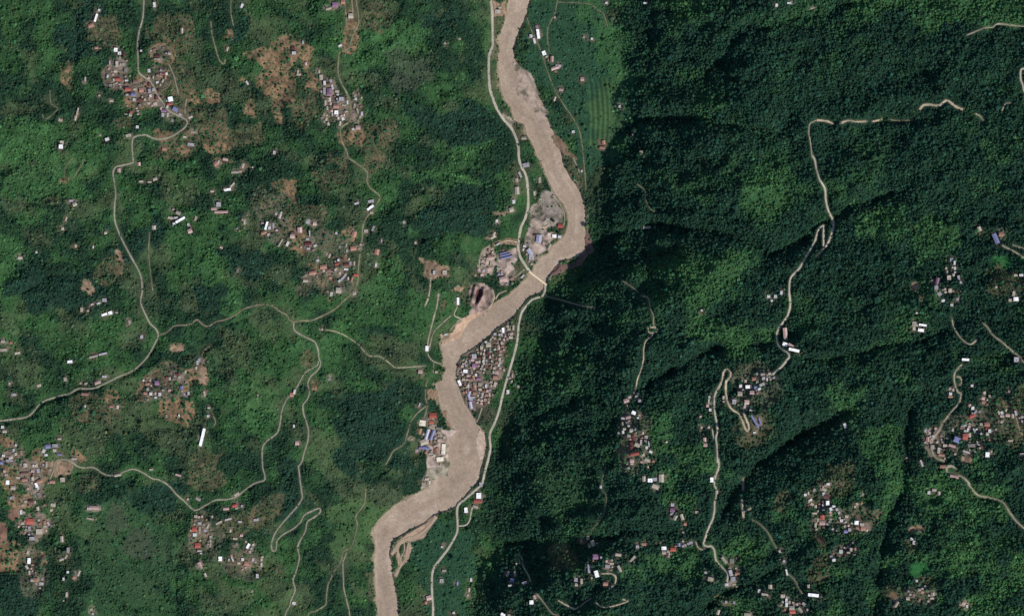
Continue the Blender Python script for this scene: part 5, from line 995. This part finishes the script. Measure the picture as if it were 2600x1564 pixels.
def tints(u, v, r, amp, mul):
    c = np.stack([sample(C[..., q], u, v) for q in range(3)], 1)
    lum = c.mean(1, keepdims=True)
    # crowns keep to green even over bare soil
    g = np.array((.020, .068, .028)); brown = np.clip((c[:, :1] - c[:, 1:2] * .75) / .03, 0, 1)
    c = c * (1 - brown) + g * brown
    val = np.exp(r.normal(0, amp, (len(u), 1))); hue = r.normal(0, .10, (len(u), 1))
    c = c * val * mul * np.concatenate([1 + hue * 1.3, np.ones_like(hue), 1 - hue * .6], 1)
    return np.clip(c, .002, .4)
def W3(u, v, z):
    k = MPP * (1 - z / CAM_H); return np.stack([(u - U0) * k, (V0 - v) * k, z], 1)
clump = sm(.30, .46, fbm(U, Vv, 11, 11, 301, 2))
u, v, r = scatter(3.8, dens * (.35 + .65 * clump), 1)
z = sample(Zg, u, v) - .6
sz = np.exp(r.normal(0, .31, len(u))); ew = sample(eastw.astype(np.float32), u, v)
R_ = (3.6 + .25 * ew) * sz * sample(near.astype(np.float32), u, v)
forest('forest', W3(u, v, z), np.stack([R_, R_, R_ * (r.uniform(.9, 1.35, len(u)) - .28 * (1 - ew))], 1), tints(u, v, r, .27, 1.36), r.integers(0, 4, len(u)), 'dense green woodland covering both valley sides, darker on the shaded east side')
n1 = len(u)
u, v, r = scatter(3.6, shr * .62, 2)
z = sample(Zg, u, v) - .4
R_ = 2.1 * np.exp(r.normal(0, .32, len(u)))
forest('undergrowth', W3(u, v, z), np.stack([R_, R_, R_ * .6], 1), tints(u, v, r, .26, 1.25), r.integers(0, 4, len(u)), 'low shrubs and tall grass over meadows, terraces and clearings')
print('TREES', n1, len(u))

# single trees standing clear in meadows and fields
LONE = [(225,1378,8),(266,1343,4.5),(397,1490,5),(366,1500,3.4),(46,1370,5),(48,1390,7),(30,1396,5),(20,1423,5),(467,1027,6),(440,998,4.5),(262,1052,4),(272,1052,3.4),(312,1380,3.4),(415,905,4),(340,1055,4),(655,250,3.4),
 (700,215,3.6),(640,268,3.4),(715,190,3),(932,330,3.6),(960,350,3),(905,345,3.4),(842,480,3.6),(870,455,3.2),(790,430,3),(715,575,5),(722,560,4),(668,535,4),(300,652,4),(305,665,3.6),(224,734,3.4),(1440,1240,4),(1465,1215,3.6),(1410,1290,3.6),
 (1530,100,4.4),(1503,60,4),(1450,250,4),(1420,200,3.4),(928,1410,3),(900,1300,4.2),(875,1330,3.6),(935,1290,3.8),(640,1040,4),(625,1070,4),(1180,980,3.4),(1405,560,5),(1417,590,5.4),(2300,1385,3),(2550,700,3.4),(2085,1360,3.4)]
proto = []
for sdx in range(4):
    import bmesh
    bm = bmesh.new(); bmesh.ops.create_icosphere(bm, subdivisions=3, radius=1)
    rr = random.Random(sdx)
    from mathutils import noise as mn, Vector
    for vt in bm.verts:
        f = .72 + .9 * (mn.noise(vt.co * 1.9 + Vector((sdx * 5, 0, 0))) * .5 + .25); vt.co = vt.co * f * Vector((1, 1, .95)) + Vector((0, 0, 1.5))
    me = bpy.data.meshes.new('crown'); bm.to_mesh(me); bm.free()
    me.materials.append(leaf_mat('lone_tree_leaves', False, [(.012, .036, .020), (.016, .05, .022), (.010, .032, .022), (.02, .055, .022)][sdx]))
    tv = [(.1 * cos(a_ * pi / 3) * (1 - z_ * .3), .1 * sin(a_ * pi / 3) * (1 - z_ * .3), z_ * 1.3 - .4) for z_ in (0, 1) for a_ in range(6)]
    tm = bpy.data.meshes.new('trunk'); tm.from_pydata(tv, [], [(i_, (i_ + 1) % 6, 6 + (i_ + 1) % 6, 6 + i_) for i_ in range(6)]); tm.materials.append(BK)
    proto.append((me, tm))
for i, (u, v, s) in enumerate(LONE):
    z = float(sample(Zg, u, v)); cm, tm = proto[i % 4]
    o = bpy.data.objects.new('round_tree', None); COL.objects.link(o); o.location = W(u, v, z); o.scale = (s * 1.5,) * 3; o.rotation_euler.z = i * 1.7
    npl = lambda a, b: min(PLACES, key=lambda p: (p[0] - a) ** 2 + (p[1] - b) ** 2)[2]
    pl = npl(u, v); same = sorted([q for q in LONE if npl(q[0], q[1]) == pl], key=lambda q: q[1])
    n_ = same.index((u, v, s)) + 1; od = 'only' if len(same) == 1 else ordinal(n_)
    side = 'left' if u < 867 else ('middle' if u < 1733 else 'right'); lvl = 'upper' if v < 521 else ('central' if v < 1042 else 'lower')
    tag(o, f'{od} lone dark tree' + (' from top' if od != 'only' else '') + f' by {pl}', 'tree', f'lone trees in the {lvl} {side}')
    for nm_, m_ in (('trunk', tm), ('crown', cm)):
        c_ = bpy.data.objects.new(nm_, m_); COL.objects.link(c_); c_.parent = o
